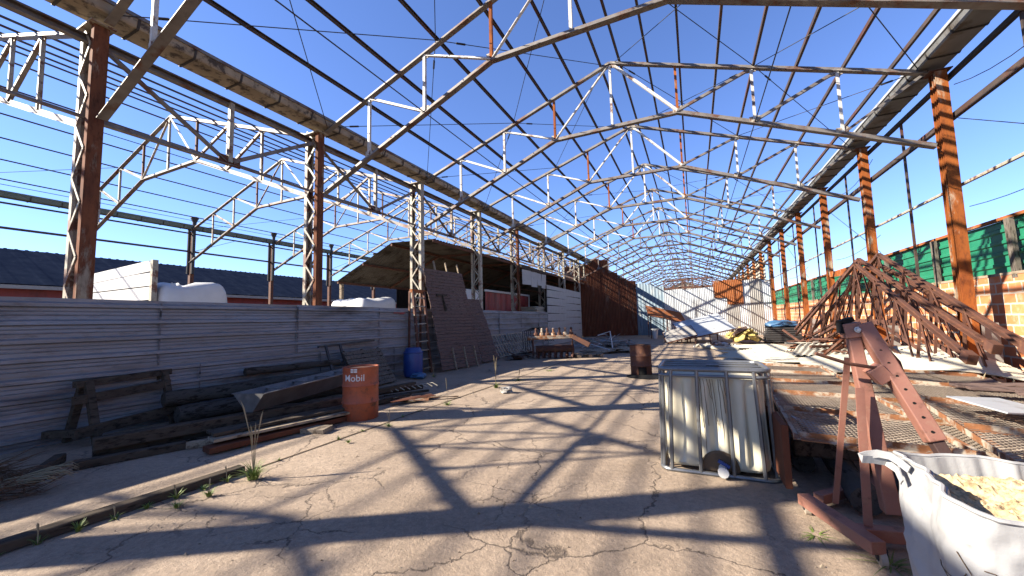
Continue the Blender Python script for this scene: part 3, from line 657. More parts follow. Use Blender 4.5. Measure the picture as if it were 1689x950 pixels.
build('top_rail', MB().box((5.47, 16.5, 3.22), (.08, 37, .06)), 'rustsheet2', t)
for k, yy in enumerate((8.2, 10.4, 12.95, 15.6, 18.2, 21, 24, 27, 30)):
    build('fence_post', MB().box((5.4, yy, 2.62), (.07, .14, 1.12), Euler((R(random.uniform(-3, 3)), 0, 0))), 'greywood', t)

# ================================================================== objects on the floor
# ---- orange drum
def drum(name, label, loc, r, h, mm, rust=None, group=None, cut=False, tilt=None):
    t = thing(name, label, 'drum', loc, group); L = V(loc)
    prof = [(r*.97, 0), (r, .012), (r, h*.30), (r*1.045, h*.33), (r, h*.36), (r, h*.62), (r*1.045, h*.65), (r, h*.68), (r, h-.01), (r*1.02, h), (r*.985, h+.002), (r*.97, h-.025)]
    b = MB().lathe(prof, L, 40, False, tilt)
    if cut:
        keep = []
        for f in b.f:
            c = sum((b.v[i] for i in f), V())/len(f)-L; a = math.atan2(c.y, c.x)
            if not (c.z < h*.31 and -1.75 < a < -.95): keep.append(f)
        b.f = keep
    build('shell', b, mm, t, smooth=True)
    return t
t = drum('oil_drum', 'orange steel drum with white lettering beside the black trough', (-5.01, 4.82, 0), .275, .83, 'orange')
build('lid', MB().lathe([(.268, .795), (.26, .80)], (-5.01, 4.82, 0), 40, True), 'brownrust', t)
cu = bpy.data.curves.new('lettering', 'FONT'); cu.body = 'Mobil'; cu.size = .145; cu.extrude = .0; cu.align_x = 'CENTER'; cu.offset = .0012
to = bpy.data.objects.new('tmp', cu); C.objects.link(to)
dg = bpy.context.evaluated_depsgraph_get(); me = bpy.data.meshes.new_from_object(to.evaluated_get(dg)); C.objects.unlink(to); bpy.data.objects.remove(to)
import bmesh
bm = bmesh.new(); bm.from_mesh(me); bmesh.ops.subdivide_edges(bm, edges=bm.edges[:], cuts=2, use_grid_fill=True); bmesh.ops.triangulate(bm, faces=bm.faces[:])
for v in bm.verts:
    a = math.atan2(-4.82, 5.01)-.38+v.co.x/.275; r_ = .2785
    v.co = V((math.cos(a)*r_, math.sin(a)*r_, .625+v.co.y))
bm.to_mesh(me); bm.free(); me.materials.append(M['white']); o = bpy.data.objects.new('lettering', me); C.objects.link(o); o.parent = t
b = MB(); A0 = math.atan2(-4.82, 5.01)-.38
for da in (-.10, .10):
    for dz in (0, .034):
        q = A0+da*1.0; b.box((-5.01+math.cos(q)*.2775, 4.82+math.sin(q)*.2775, .775+dz-.005), (.006, .045, .026), Euler((0, 0, q)))
build('emblem', b, 'white', t)
# ---- small rusty drum with a fire hole
t = drum('rusty_drum', 'small dark rusty drum with a hole cut low, standing mid floor', (-1.36, 10.85, 0), .265, .79, 'brownrust', cut=True)
build('inner_shell', MB().lathe([(.25, .01), (.25, .78)], (-1.36, 10.85, 0), 32, False), 'black', t)
tag(build('ash_patch', MB().lathe([(.5, .012), (.3, .03), (.05, .04)], (-1.2, 10.6, 0), 18, True).wobble(.03, 4), 'black'), 'black ash spread at the foot of the small rusty drum', 'ash')
# ---- blue barrel
t = thing('blue_barrel', 'blue plastic barrel in the shade against the fence', 'barrel', (-7.35, 9.0, 0))
build('body', MB().lathe([(.2, 0), (.25, .03), (.27, .15), (.27, .62), (.25, .72), (.21, .8), (.2, .82)], (-7.35, 9.0, 0), 28), 'blueplastic', t, smooth=True)
build('rim', MB().lathe([(.26, .66), (.285, .67), (.285, .7), (.26, .71)], (-7.35, 9.0, 0), 28, False), 'blueplastic', t, smooth=True)
tag(build('crumpled_sheet', soft((-7.0, 8.8, .07), (.4, .35, .16), 7, .5, 8, .8), 'tarp'), 'crumpled dull blue cover at the foot of the blue barrel', 'cover')

# ---- sawhorse
t = thing('sawhorse', 'old dark timber sawhorse standing by the fence', 'sawhorse', (-7.6, 2.75, 0))
e = [V((-7.62, 2.45, 0)), V((-7.9, 3.42, 0))]; d = (e[1]-e[0]).normalized(); nn = V((d.y, -d.x, 0))
build('top_bar', MB().beam(e[0]-d*.12+V((0, 0, .80)), e[1]+d*.12+V((0, 0, .82)), PB(.1, .09)), 'wood', t, bevel=.008)
for q in e:
    for s in (-1, 1): build('leg', MB().beam(q+nn*s*.3+d*(-.03*s), q+nn*s*.04+V((0, 0, .82)), PB(.09, .07)), 'wood', t, bevel=.006)
build('side_rail', MB().beam(e[0]+nn*.1-d*.2+V((0, 0, .60)), e[1]+nn*.1+d*.05+V((0, 0, .64)), PB(.04, .12)), 'wood', t, bevel=.005)
build('side_rail', MB().beam(e[0]+nn*.3-d*.3+V((0, 0, .2)), e[1]+nn*.26+d*.1+V((0, 0, .24)), PB(.05, .14)), 'wood', t, bevel=.005)
build('foot_board', MB().beam(e[0]-nn*.32-d*.2+V((0, 0, .16)), e[0]+nn*.36-d*.05+V((0, 0, .18)), PB(.08, .1)), 'wood', t, bevel=.005)
# ---- logs and timbers
def timber(p0, p1, wd, hg, mm, label, name='timber', cat='timber', grp='timbers stacked by the fence'):
    p0, p1 = V(p0), V(p1); n = 6; b = MB()
    pts = [p0.lerp(p1, k/n) for k in range(n+1)]
    for a, c in zip(pts, pts[1:]): b.beam(a, c, PB(wd, hg))
    b = MB().beam(p0, p1, PB(wd, hg)); o = build(name, b, mm, bevel=min(wd, hg)*.12); return tag(o, label, cat, grp)
def log(p0, p1, r, label, mm='log', grp='logs stacked by the fence'):
    p0, p1 = V(p0), V(p1); b = MB().tube([p0.lerp(p1, k/14) for k in range(15)], [r*(1+.06*math.sin(k*1.7)) for k in range(15)], 12).wobble(r*.16, 5, p0.y)
    return tag(build('log', b, mm, smooth=True), label, 'log', grp)
log((-7.55, 3.3, .42), (-7.1, 6.7, .42), .12, 'upper old log on the pile under the black trough')
log((-7.25, 3.35, .2), (-6.7, 6.6, .2), .13, 'lower front log behind the sawhorse end of the pile')
log((-7.6, 3.5, .15), (-7.3, 6.8, .15), .12, 'lower rear log nearest to the fence')
log((-7.7, 4.6, .68), (-7.55, 6.6, .66), .07, 'thin dark pipe like log lying highest against the fence')
timber((-6.42, 2.15, .20), (-5.55, 5.1, .2), .16, .15, 'wood', 'thick squared beam in front of the sawhorse')
timber((-6.25, 1.95, .05), (-5.35, 4.5, .05), .12, .09, 'wood', 'thin dark plank lowest and nearest along the timber pile')
timber((-6.55, 2.2, .055), (-5.75, 5.2, .055), .16, .1, 'wood', 'lower beam hidden under the thick squared beam')
timber((-6.75, 2.0, .06), (-6.1, 1.62, .06), .1, .1, 'wood', 'short beam end poking toward the dry branches')
timber((-5.62, 2.95, .19), (-5.1, 5.05, .19), .30, .04, 'wood', 'wide grey plank on top of the front stack', 'plank', 'plank')
timber((-5.50, 2.9, .14), (-4.98, 5.0, .14), .26, .035, 'palewood', 'middle plank of the front stack', 'plank', 'plank')
timber((-5.40, 2.8, .055), (-5.05, 5.0, .055), .22, .07, 'rustsheet', 'reddish bottom plank of the front stack', 'plank', 'plank')
timber((-5.95, 2.85, .05), (-5.6, 3.2, .05), .14, .09, 'palewood', 'short pale block beside the plank stack', 'block', 'block')
timber((-5.6, 5.1, .06), (-5.35, 6.4, .06), .2, .1, 'wood', 'beam running behind the orange drum', 'timber')
timber((-5.9, 5.3, .18), (-5.6, 6.9, .2), .12, .1, 'wood', 'upper beam lying behind the orange drum', 'timber')
tag(build('wood_offcut', MB().box((-4.98, 3.98, .035), (.36, .22, .07), .3).wobble(.03, 6), 'palewood'), 'small flat pale wood offcut on the floor left of the orange drum', 'offcut')
# ---- black trough
t = thing('feed_trough', 'long black sheet metal trough resting on the log pile', 'trough', (-6.3, 5.0, .2))
a0 = V((-5.93, 3.62, .28)); a1 = V((-6.55, 6.35, .34)); d = (a1-a0).normalized(); s = V((d.y, -d.x, 0)).normalized(); up = V((0, 0, 1))
prof = [(-.30, .26), (-.06, 0), (.05, 0), (.24, .27)]; b = MB()
for lay in (0, 1):
    for q in (a0, a1):
        for x, z in prof: b.v.append(q+s*x*(1-.05*lay)+up*(z+.012*lay))
n = 4
for j in range(3): b.f += [(j, j+1, n+j+1, n+j), (3*n+j, 3*n+j+1, 2*n+j+1, 2*n+j)]
b.f += [(0, n, 3*n, 2*n), (3, 2*n+3, 3*n+3, n+3)]
build('trough_body', b, 'trough', t)
for q, nm in ((a0, 1), (a1, -1)):
    b = MB(); b.v = [q+s*x+up*z for x, z in prof]+[q+d*.01*nm+s*x+up*z for x, z in prof]; b.f = [(0, 1, 2, 3), (7, 6, 5, 4)]; build('end_plate', b, 'trough', t)
build('rim', MB().beam(a0+s*.25+up*.27, a1+s*.25+up*.27, PB(.03, .012)).beam(a0-s*.31+up*.26, a1-s*.31+up*.26, PB(.03, .012)), 'trough', t)
for k in range(1, 5): q = a0.lerp(a1, k/5); build('cross_strap', MB().beam(q-s*.28+up*.24, q+s*.23+up*.25, PB(.05, .015)), 'trough', t)
# ---- slatted pallet leaning behind the drum, dark frame
t = thing('slatted_panel', 'grey slatted wooden panel leaning on the fence behind the orange drum', 'panel', (-7.4, 7.7, 0))
o0 = V((-7.0, 6.75, .03)); uu = V((-.1, 1, 0)).normalized(); ww = V((-.62, 0, .86)).normalized()
b = MB()
for k in range(9): b.beam(o0+ww*(.06+k*.115), o0+uu*1.35+ww*(.06+k*.115+.01*math.sin(k*5)), PB(.02, .095), ww)
build('slats', b, 'greywood', t)
for k in range(3): build('batten', MB().beam(o0+uu*(.06+k*.62)+V((-.04, 0, 0)), o0+uu*(.06+k*.62)+ww*1.05+V((-.04, 0, 0)), PB(.07, .04), uu), 'wood', t)
t = thing('open_frame', 'dark open steel frame leaning on the fence left of the slatted panel', 'frame', (-7.6, 6.6, 0))
b = MB()
for p, q in (((-7.2, 6.3, 0), (-7.75, 6.4, 1.05)), ((-7.2, 6.7, 0), (-7.75, 6.8, 1.05)), ((-7.75, 6.2, 1.03), (-7.85, 8.0, 1.08)), ((-7.5, 6.35, .55), (-7.5, 6.75, .55))): b.beam(p, q, PB(.05, .04))
build('bars', b, 'darksteel', t)
# ---- spiked rack and flat scrap
t = thing('bar_rack', 'small rack of pale bent rods lying on timber beside the orange drum', 'rack', (-5.7, 6.7, 0))
b = MB()
for k in range(9): q = V((-6.05+.1*k*.55, 6.15+.115*k, .16)); b.tube([q, q+V((.3, .08, .04)), q+V((.42, .1, -.02))], .011, 6)
build('rods', b, 'palesteel', t)
build('base_timber', MB().beam((-6.15, 6.1, .1), (-5.65, 7.2, .1), PB(.16, .1)).beam((-5.75, 6.15, .06), (-5.3, 7.0, .06), PB(.06, .04)), 'wood', t)
t = thing('flattened_scrap', 'torn flattened rusty sheet scrap on the sunny floor right of the drum', 'scrap', (-4.9, 6.4, 0))
random.seed(11)
for k in range(9):
    x = -5.35+random.random()*.75; yy = 5.85+random.random()*1.0
    build('strip', MB().box((x, yy, .02+.008*k), (random.uniform(.4, .9), random.uniform(.05, .18), .008), random.uniform(.7, 1.3)).wobble(.05, 5, k), random.choice(['framerust', 'palewood', 'rustsheet', 'brownrust']), t)
# ---- ladder
t = thing('rusty_ladder', 'rusty steel ladder standing upright against a lattice column', 'ladder', (-7.75, 9.75, 0))
for yy in (9.45, 9.98):
    build('ladder_rail', MB().beam((-7.42, yy-.05, 0), (-7.72, yy, 2.5), PL(.06, .07, .01)), 'brownrust', t)
    build('rear_rail', MB().beam((-7.84, yy-.05, 0), (-7.84, yy, 2.5), PL(.05, .05, .01)), 'brownrust', t)
b = MB(); 
for k in range(9): f = (k+.6)/9.4; x = -7.42-.30*f; b.beam((x, 9.42-.1*(1-f), 2.5*f), (x, 9.98-.1*(1-f), 2.5*f+.01), PB(.05, .03))
build('rungs', b, 'palesteel', t)
build('top_rung', MB().box((-7.76, 9.72, 2.5), (.1, .62, .1)), 'rustsheet2', t)
# ---- leaning board panels
def lean_panel(label, A, B_, top, wtop, n, mm, studs, grp):
    """boards laid level from A to B_ at the foot, rising to top; the top may be narrower"""
    A, B_, T = V(A), V(B_), V(top); t = thing('plank_shutter', label, 'panel', (A+B_)/2, grp); d = B_-A
    b = MB()
    for k in range(n):
        f = (k+.5)/n; c = A.lerp(T, f); e = A.lerp(T, f)+d*(1+(wtop-1)*f); h = (T-A).length/n
        b.beam(c+V((0, 0, 0))+d.normalized()*random.uniform(-.02, .02), e+d.normalized()*random.uniform(-.03, .03), PB(.022, h*.90), (T-A).normalized())
    build('boards', b, mm, t)
    for f0, lo, hi in studs:
        p = A+d*f0; q = T+d*wtop*f0
        p2 = p.lerp(q, lo); q2 = p.lerp(q, hi); off = V((.035, 0, 0)) if hi < .5 else V((-.03, 0, 0))
        build('batten', MB().beam(p2+off, q2+off, PB(.05, .035), d.normalized()), 'palewood', t)
    return t
random.seed(4)
lean_panel('large brown board panel leaning on the column beside the ladder', (-7.05, 10.0, .05), (-6.8, 12.0, .05), (-7.95, 10.25, 3.3), .98, 30, 'brownwood',
           [(.3, -.015, .2), (.58, -.015, .2), (.85, -.015, .2), (.3, .9, 1.1), (.6, .9, 1.1), (.92, .9, 1.1)], 'leaning board panels')
b = MB().beam((-7.42, 10.75, 1.9), (-7.62, 10.8, 2.42), PB(.1, .03), (0, 1, 0)).beam((-7.6, 10.5, 2.42), (-7.6, 11.05, 2.42), PB(.03, .08)); tag(build('hanging_bracket', b, 'wood'), 'T shaped wooden bracket fixed on the face of the large board panel', 'bracket')
lean_panel('narrower dark board panel leaning behind the large one', (-6.95, 12.35, .05), (-6.9, 13.5, .05), (-7.9, 12.6, 2.4), .95, 20, 'brownwood', [(.3, .0, .9), (.7, .3, .8)], 'leaning board panels')
# ---- lattice gates
for k, (ya, yb, lab) in enumerate(((14.0, 15.8, 'left white lattice gate leaning on the fence'), (16.1, 17.8, 'right white lattice gate leaning on the fence near the harrow'))):
    t = thing('lattice_gate', lab, 'gate', (-7.5, (ya+yb)/2, 0), 'lattice gates')
    f = lambda y, z: V((-7.25-.55*z, y, z))
    b = MB()
    for q in range(8): yy = ya+(yb-ya)*q/7; b.beam(f(yy, .02), f(yy+.05*math.sin(q*3), .95), PB(.04, .03))
    build('bars', b, 'palesteel', t)
    build('rails', MB().beam(f(ya, .05), f(yb, .05), PB(.05, .04)).beam(f(ya, .93), f(yb, .93), PB(.05, .04)).beam(f(ya, .5), f(yb, .55), PB(.04, .03)), 'palesteel', t)
# ---- spiked roller (harrow)
t = thing('spiked_harrow', 'rusty farm roller with two rows of pointed teeth on the floor', 'farm implement', (-4.9, 14.9, 0))
A = V((-5.75, 14.3, .72)); B_ = V((-4.35, 14.75, .75)); d = (B_-A).normalized(); s = V((-d.y, d.x, 0))
build('top_beam', MB().beam(A, B_, PB(.13, .12)).tube([A-d*.1, A+d*.02], .075, 12), 'framerust', t, bevel=.01)
build('side_beam', MB().beam(B_-d*.05+V((0, 0, .02)), B_+s*-.15+d*.5-V((0, 0, .3)), PB(.13, .16)), 'brownrust', t, bevel=.01)
build('rear_beam', MB().beam(A+s*.75, B_+s*.75+d*.1, PB(.12, .12)), 'brownrust', t)
def tooth(c, h, tip): 
    q = V(c); b = MB(); return b.lathe([(.085, 0), (.08, h*.35), (.045, h*.4), (.035, h*.75), (.055, h*.8), (.012, h)], q, 8, True, Matrix.Rotation(R(random.uniform(-8, 8)), 3, 'X'))
for k in range(7): build('tooth', tooth(A+d*(.18+k*.2)+s*.12+V((0, 0, .05)), .28, 1), 'framerust' if k % 2 else 'brownrust', t, smooth=True)
bx = MB().tube([A+d*.15+s*.4-V((0, 0, .42)), B_+s*.4-V((0, 0, .42))], .13, 16); build('drum_roller', bx, 'brownrust', t, smooth=True)
for r_ in range(4):
    for k in range(7):
        a = R(-40-r_*35); c = A+d*(.2+k*.2+.05*(r_ % 2))+s*.4-V((0, 0, .42)); dr = (-s*math.cos(a)+V((0, 0, math.sin(a))))
        build('tooth', MB().tube([c+dr*.14, c+dr*.30, c+dr*.34, c+dr*.44], [.035, .03, .045, .008], 6), 'brownrust', t)
t.scale = (1.14, 1.14, 1.14)
for q in (A+d*.05, B_-d*.05): build('side_plate', MB().box(q+s*.4-V((0, 0, .36)), (.03, .55, .6), Euler((0, 0, math.atan2(d.y, d.x)))), 'brownrust', t)
# ---- scrap heaps
def heap(name, label, c, rad, n, L, mats, seed, h=.35, r=.015, kind='bar'):
    random.seed(seed); t = thing(name, label, 'scrap heap', c); c = V(c)
    groups = {}
    for k in range(n):
        a = random.random()*6.28; rr = random.random()**.6; q = c+V((math.cos(a)*rr*rad[0], math.sin(a)*rr*rad[1], .03+(1-rr)*h*random.random()))
        dd = V((random.uniform(-1, 1), random.uniform(-1, 1), random.uniform(-.12, .2))).normalized()*random.uniform(.4, 1)*L/2
        z = min((q-dd).z, (q+dd).z); q.z += max(0, .02-z); mm = random.choice(mats); b = groups.setdefault(mm, MB())
        if kind == 'bar' or random.random() < .6: b.tube([q-dd, q+dd*.3+V((0, 0, random.uniform(-.02, .05))), q+dd], r*random.uniform(.6, 1.5), 5)
        else: b.box(q, (random.uniform(.2, .6), random.uniform(.1, .35), .012), Euler((random.uniform(-.4, .4), random.uniform(-.3, .3), random.random()*3)))
    for mm, b in groups.items(): build('scrap_pieces', b, mm, t)['kind'] = 'stuff'
    return t
heap('scrap_heap', 'tangle of grey aluminium offcuts before the rusty wall', (-4.9, 22.6, 0), (1.7, 2.8), 150, 1.1, ['scrap', 'greysheet', 'whitewall'], 2, .6, .018, 'mix')
tag(build('bent_tube', MB().tube([(-4.6, 20.2, .65), (-4.0, 20.4, .85), (-3.75, 19.6, .05)], .03, 6), 'white'), 'pale bent tube sticking up out of the aluminium heap', 'tube')
tag(build('leaning_tube', MB().tube([(-4.9, 18.6, .4), (-3.3, 17.6, .06)], .025, 6), 'white'), 'long pale tube slanting down to the cardboard sheets', 'tube')
random.seed(8)
for k, (x, yy, w_, l_, zz, mm, lab) in enumerate(((-3.9, 17.4, 1.5, 1.3, .12, 'palewood', 'left curled tan sheet on the floor behind the small drum'), (-2.7, 18.0, 1.3, 1.4, .14, 'palewood', 'right curled tan sheet on the floor behind the small drum'))):
    b = MB().sheet((x-w_/2, yy-l_/2, zz), (1, .15, 0), (0, 1, 0), w_, l_, w_*.9, .10, None, False, 6, lambda a, r, q: V((0, 0, noise.noise(q*1.3)*.12)), .02); tag(build('curled_sheet', b, mm, smooth=True), lab, 'sheet', 'curled tan sheets')
def pallet(label, c, rz, z=0, mm='palewood'):
    t = thing('pallet', label, 'pallet', c, 'pallets'); m_ = Matrix.Translation(V(c)) @ Matrix.Rotation(rz, 4, 'Z'); b = MB()
    for k in range(7): b.box((-.5+k*.166, 0, .125), (.1, .95, .018))
    for k in range(3): b.box((-.45+k*.45, 0, .009), (.1, .95, .018))
    b.move(m_); build('deck_boards', b, mm, t)
    b = MB()
    for yy in (-.44, 0, .44):
        for x in (-.44, 0, .44): b.box((x, yy, .067), (.14, .1, .095))
    b.move(m_); build('blocks', b, mm, t); return t
pallet('pale pallet on the floor beside the spiked harrow', (-4.0, 15.6, 0), .5)
pallet('weathered pallet at the edge of the white sheet pile behind the tank', (1.6, 12.6, .08), -.75, mm='greywood')
t = thing('wire_coil', 'black twisted wire frame leaning by the fence behind the harrow', 'wire frame', (-6.9, 17.5, 0)); b = MB()
for k in range(5): b.tube([(-7.4+.1*k, 17.0+k*.05, .1), (-7.5+.1*k, 17.2, 1.0), (-7.1+.08*k, 17.6, 1.15), (-6.6+.1*k, 18.0, .5)], .015, 5)
build('wires', b, 'black', t)
heap('scrap_heap', 'low dark scrap along the fence left of the harrow', (-6.6, 15.6, 0), (.7, 1.8), 40, .8, ['brownrust', 'darksteel', 'greywood'], 21, .2, .02, 'mix')
# small crumpled metal and kerb timber
tag(build('crumpled_can', soft((-3.70, 7.5, .06), (.3, .18, .12), 3, .9, 8, .8), 'greysheet'), 'crumpled pale metal piece on the floor beside grass', 'scrap')
t = tag(build('kerb_timber', MB().beam((-4.50, -.4, .03), (-4.38, 2.62, .03), PB(.12, .09)), 'wood', bevel=.012), 'long worn timber edging lying on the floor at the lower left', 'timber')

# ---- back end objects
def open_sheet(name, label, c, w_, l_, tilt, rz, mm, pitch=.2, legs=True, h=.3):
    c = V(c); t = thing(name, label, 'sheet', (c.x, c.y, 0)); m_ = Matrix.Translation(c) @ Matrix.Rotation(rz, 4, 'Z') @ Euler((R(17), tilt, 0)).to_matrix().to_4x4()
    build('sheet', MB().sheet((-w_/2, -l_/2, 0), (0, 1, 0), (1, 0, 0), l_, w_, pitch, .03, (0, 0, 1), True, 3).move(m_), mm, t)
    b = MB()
    for p, q in (((-w_/2, -l_/2), (w_/2, -l_/2)), ((w_/2, -l_/2), (w_/2, l_/2)), ((w_/2, l_/2), (-w_/2, l_/2)), ((-w_/2, l_/2), (-w_/2, -l_/2)), ((0, -l_/2), (0, l_/2))): b.beam(m_ @ V((*p, -.04)), m_ @ V((*q, -.04)), PB(.06, .06))
    build('frame', b, 'brownrust', t)
    if legs:
        for x in (-.45, 0, .45):
            for y in (-.45, .45):
                p = m_ @ V((x*w_, y*l_, -.05)); build('leg', MB().beam(p, (p.x, p.y, 0), PB(.06, .06)), 'brownrust', t)
    return t
open_sheet('rust_sheet_table', 'tilted orange rusted sheets on a frame before the end wall', (-2.0, 31.2, 1.75), 2.6, 2.6, R(14), .25, 'rustsheet2', .3)
open_sheet('grey_sheet_table', 'tilted pale grey sheets on a low frame near the end wall', (.35, 26.0, .95), 2.7, 3.0, R(-12), .2, 'galvsheet', .75)
open_sheet('grey_sheet_table', 'lower dark grey sheet half under the pale tilted ones', (-.9, 24.6, .55), 1.6, 1.8, R(-15), .1, 'greysheet', .4)
tag(build('white_bucket', MB().lathe([(.12, 0), (.2, .62), (.26, .64), (.26, .68)], (-2.6, 29.2, 0.02), 14), 'white', smooth=True), 'narrow white bucket standing before the blue wall sheets', 'bucket')
random.seed(15); t = thing('yellow_foam_heap', 'heap of yellow foam sheets near the end wall', 'heap', (2.3, 24.4, 0))
for k in range(26):
    a = random.random()*6.28; rr = random.random()*.9; build('foam_piece', MB().box((2.3+math.cos(a)*rr, 24.4+math.sin(a)*rr, .15+(1-rr)*.65*random.random()+.1), (random.uniform(.3, .8), random.uniform(.3, .6), random.uniform(.04, .18)), Euler((random.uniform(-.6, .6), random.uniform(-.6, .6), random.random()*3))).wobble(.06, 3, k), 'yellow' if random.random() < .85 else 'brownwood', t)
t = thing('dark_stack', 'stack of dark crates under a blue tarp at the foot of the truss pile', 'stack', (4.1, 24.8, 0))
b = MB()
for k in range(7): b.box((4.1+random.uniform(-.05, .05), 24.8, .12+k*.11), (1.7-.06*k, 1.5, .08), random.uniform(-.05, .05))
build('crates', b, 'darksteel', t); build('tarp', soft((4.1, 24.7, .98), (1.3, 1.2, .36), 4, .5, 12, .7), 'tarp', t, smooth=True)
log((.2, 20.6, .1), (2.0, 17.3, .1), .09, 'long pale pipe lying on the floor before the yellow foam', 'fibro', 'pipes and rolls on the right')
heap('scrap_heap', 'low rubble and broken pipe before the yellow foam heap', (.9, 21.5, 0), (1.0, 1.2), 40, .5, ['fibro', 'brownwood', 'galvsheet'], 5, .25, .04, 'mix')

# ---- white corrugated sheet pile on the right
random.seed(9)
spec = [  # centre, length, width, rotation of the flutes, height, tilt x, tilt y
    ((2.2, 13.4), 2.6, 2.3, .9, .28, 3, -2), ((3.0, 11.8), 2.4, 2.6, 1.2, .40, -3, 3), ((1.9, 15.6), 2.2, 2.2, .3, .22, 0, 3), ((3.7, 13.9), 2.4, 2.2, -.3, .42, 4, 2),
    ((3.3, 10.2), 2.6, 1.7, 1.45, .52, -5, -4), ((2.4, 17.6), 2.0, 2.0, .7, .26, 2, 2), ((4.0, 16.5), 2.2, 2.2, 1.3, .4, 3, 4), ((1.5, 14.2), 1.7, 1.5, -.5, .14, 1, 0), ((4.25, 11.4), 2.0, 1.4, .15, .55, 5, -6)]
for k, ((x, y), l_, w_, rz, z, tx, ty) in enumerate(spec):
    m_ = Matrix.Translation((x, y, z)) @ Matrix.Rotation(rz, 4, 'Z') @ Euler((R(tx), R(ty), 0)).to_matrix().to_4x4()
    b = MB().sheet((-w_/2, -l_/2, 0), (1, 0, 0), (0, 1, 0), w_, l_, .15, .045, (0, 0, 1), False, 8, lambda a, r, q: V((0, 0, noise.noise(q*.9+V((k, 0, 0)))*.09)), .007).move(m_)
    tag(build('cement_sheet', b, 'fibro', smooth=True), ['white corrugated sheet with flutes pointing to the tank, left part of the pile', 'white corrugated sheet in the centre of the pile behind the hoist', 'flat lying white corrugated sheet far left in the pile', 'raised white corrugated sheet in front of the rusty truss pile',
        'white corrugated sheet at the near right of the pile', 'farthest left white corrugated sheet before the yellow foam', 'farthest right white corrugated sheet by the dark stack', 'small white corrugated sheet lowest at the left edge', 'steep white corrugated sheet under the near truss ends'][k], 'corrugated sheet', 'white corrugated sheets piled on the right')
# long bowed sheet nearest the wall
A_, B2, C_ = G(1490, 612, .52), G(1740, 640, .42), G(1450, 574, .66); b = MB().sheet(A_, (C_-A_), (B2-A_), (C_-A_).length, (B2-A_).length, .13, .035, None, False, 10, lambda a, r, q: V((0, 0, .10*math.sin(r*3.1)+.05*math.sin(a*3.1))), .006)
tag(build('cement_sheet', b, 'fibro', smooth=True), 'long bowed cream sheet lying in front of the truss pile, reaching the frame edge', 'corrugated sheet', 'white corrugated sheets piled on the right')
# supports under the pile: brushy dry ground and boards
heap('scrap_heap', 'dry sticks and boards under the long bowed sheet', (3.6, 7.3, 0), (1.5, 1.2), 120, 1.3, ['wood', 'twig', 'palewood', 'brownwood'], 31, .55, .012, 'mix')
g = MB()
for j in range(21):
    for i in range(21):
        x = 1.0+i/20*4.3; y = 5.0+j/20*13; e = math.sin(math.pi*i/20)**.5*math.sin(math.pi*j/20)**.5
        g.v.append(V((x, y, -.02+e*(.17+.13*noise.noise(V((x, y, 2)))))))
for j in range(20):
    for i in range(20): a = j*21+i; g.f.append((a, a+1, a+22, a+21))
struct('dirt_mound', g, 'soil', smooth=True)

# ---- mesh gates lying on timbers
def mesh_gate(label, P0, ux, uy, nx_, ny_, wx, wy, z, rot, tl, seed):
    t = thing('mesh_gate', label, 'mesh gate', (P0[0], P0[1], 0), 'mesh gates'); o = V((*P0, z)); rng = random.Random(seed)
    m_ = Matrix.Translation(o) @ Matrix.Rotation(rot, 4, 'Z') @ Euler((R(tl[0]), R(tl[1]), 0)).to_matrix().to_4x4()
    for k in range(nx_+1):
        x = wx*k/nx_; build('frame_rail', MB().beam(m_ @ V((x, 0, 0)), m_ @ V((x, wy, 0)), PL(.10, .05, .008)), 'framerust', t)
    for k in range(ny_+1):
        y = wy*k/ny_; build('frame_rail', MB().beam(m_ @ V((0, y, .006)), m_ @ V((wx, y, .006)), PL(.09, .05, .008)), 'framerust', t)
    b = MB(); st = .062; n = int(wx/st)
    k = -wy
    while k < wx:                                     # two families of slanted wires
        for sgn in (1, -1):
            x0 = k; y0 = 0.0; x1 = k+wy; y1 = wy
            a = max(0, -x0); c = min(wy, wx-x0)
            if c > a:
                p = V((x0+a, a, -.012)); q = V((x0+c, c, -.012))
                if sgn < 0: p.x = wx-p.x; q.x = wx-q.x; p.z -= .004; q.z -= .004
                b.beam(m_ @ p, m_ @ q, PB(.0045, .0045))
        k += st
    o_ = build('wire_mesh', b, 'weldmesh', t); return t
mesh_gate('long rusty framed mesh gate beside the tank, left of the two', (.72, 3.95), 1, 1, 1, 5, 1.05, 5.4, .50, R(-4), (0, 1), 1)
mesh_gate('long rusty framed mesh gate behind the hoist, right of the two', (1.86, 3.55), 1, 1, 1, 4, 1.15, 4.9, .47, R(-9), (1, 2), 2)
mesh_gate('dull mesh gate lying under the other two', (1.1, 4.3), 1, 1, 1, 4, 1.7, 4.6, .36, R(3), (0, 0), 3)
log((1.05, 3.75, .13), (1.25, 6.6, .13), .10, 'left grey pipe end under the mesh gates beside the hoist leg', 'log', 'pipes under the mesh gates')
log((1.4, 3.95, .12), (1.55, 6.7, .12), .09, 'right grey pipe end under the mesh gates', 'log', 'pipes under the mesh gates')
log((.85, 4.6, .1), (.85, 7.4, .1), .09, 'grey pipe under the gates close behind the tank', 'log', 'pipes under the mesh gates')
for k, (yy, lab) in enumerate(((4.5, 'front'), (6.4, 'middle'), (8.4, 'rear'))): timber((.75, yy, .27), (2.9, yy+.1, .27), .14, .14, 'wood', '%s cross timber carrying the mesh gates' % lab, grp='timbers under the mesh gates')
timber((.6, 3.85, .36), (.6, 5.3, .36), .05, .5, 'rustsheet', 'upright rusty plate standing between the tank and the gates', 'steel_plate', 'plate')
b = MB().sheet((2.4, 4.15, .60), (.2, 1, 0), (1, -.1, 0), .5, 1.5, .12, .03, (0, 0, 1), False, 3); tag(build('roof_sheet', b, 'galvsheet', smooth=True), 'grey corrugated sheet end lying on the right mesh gate', 'sheet')
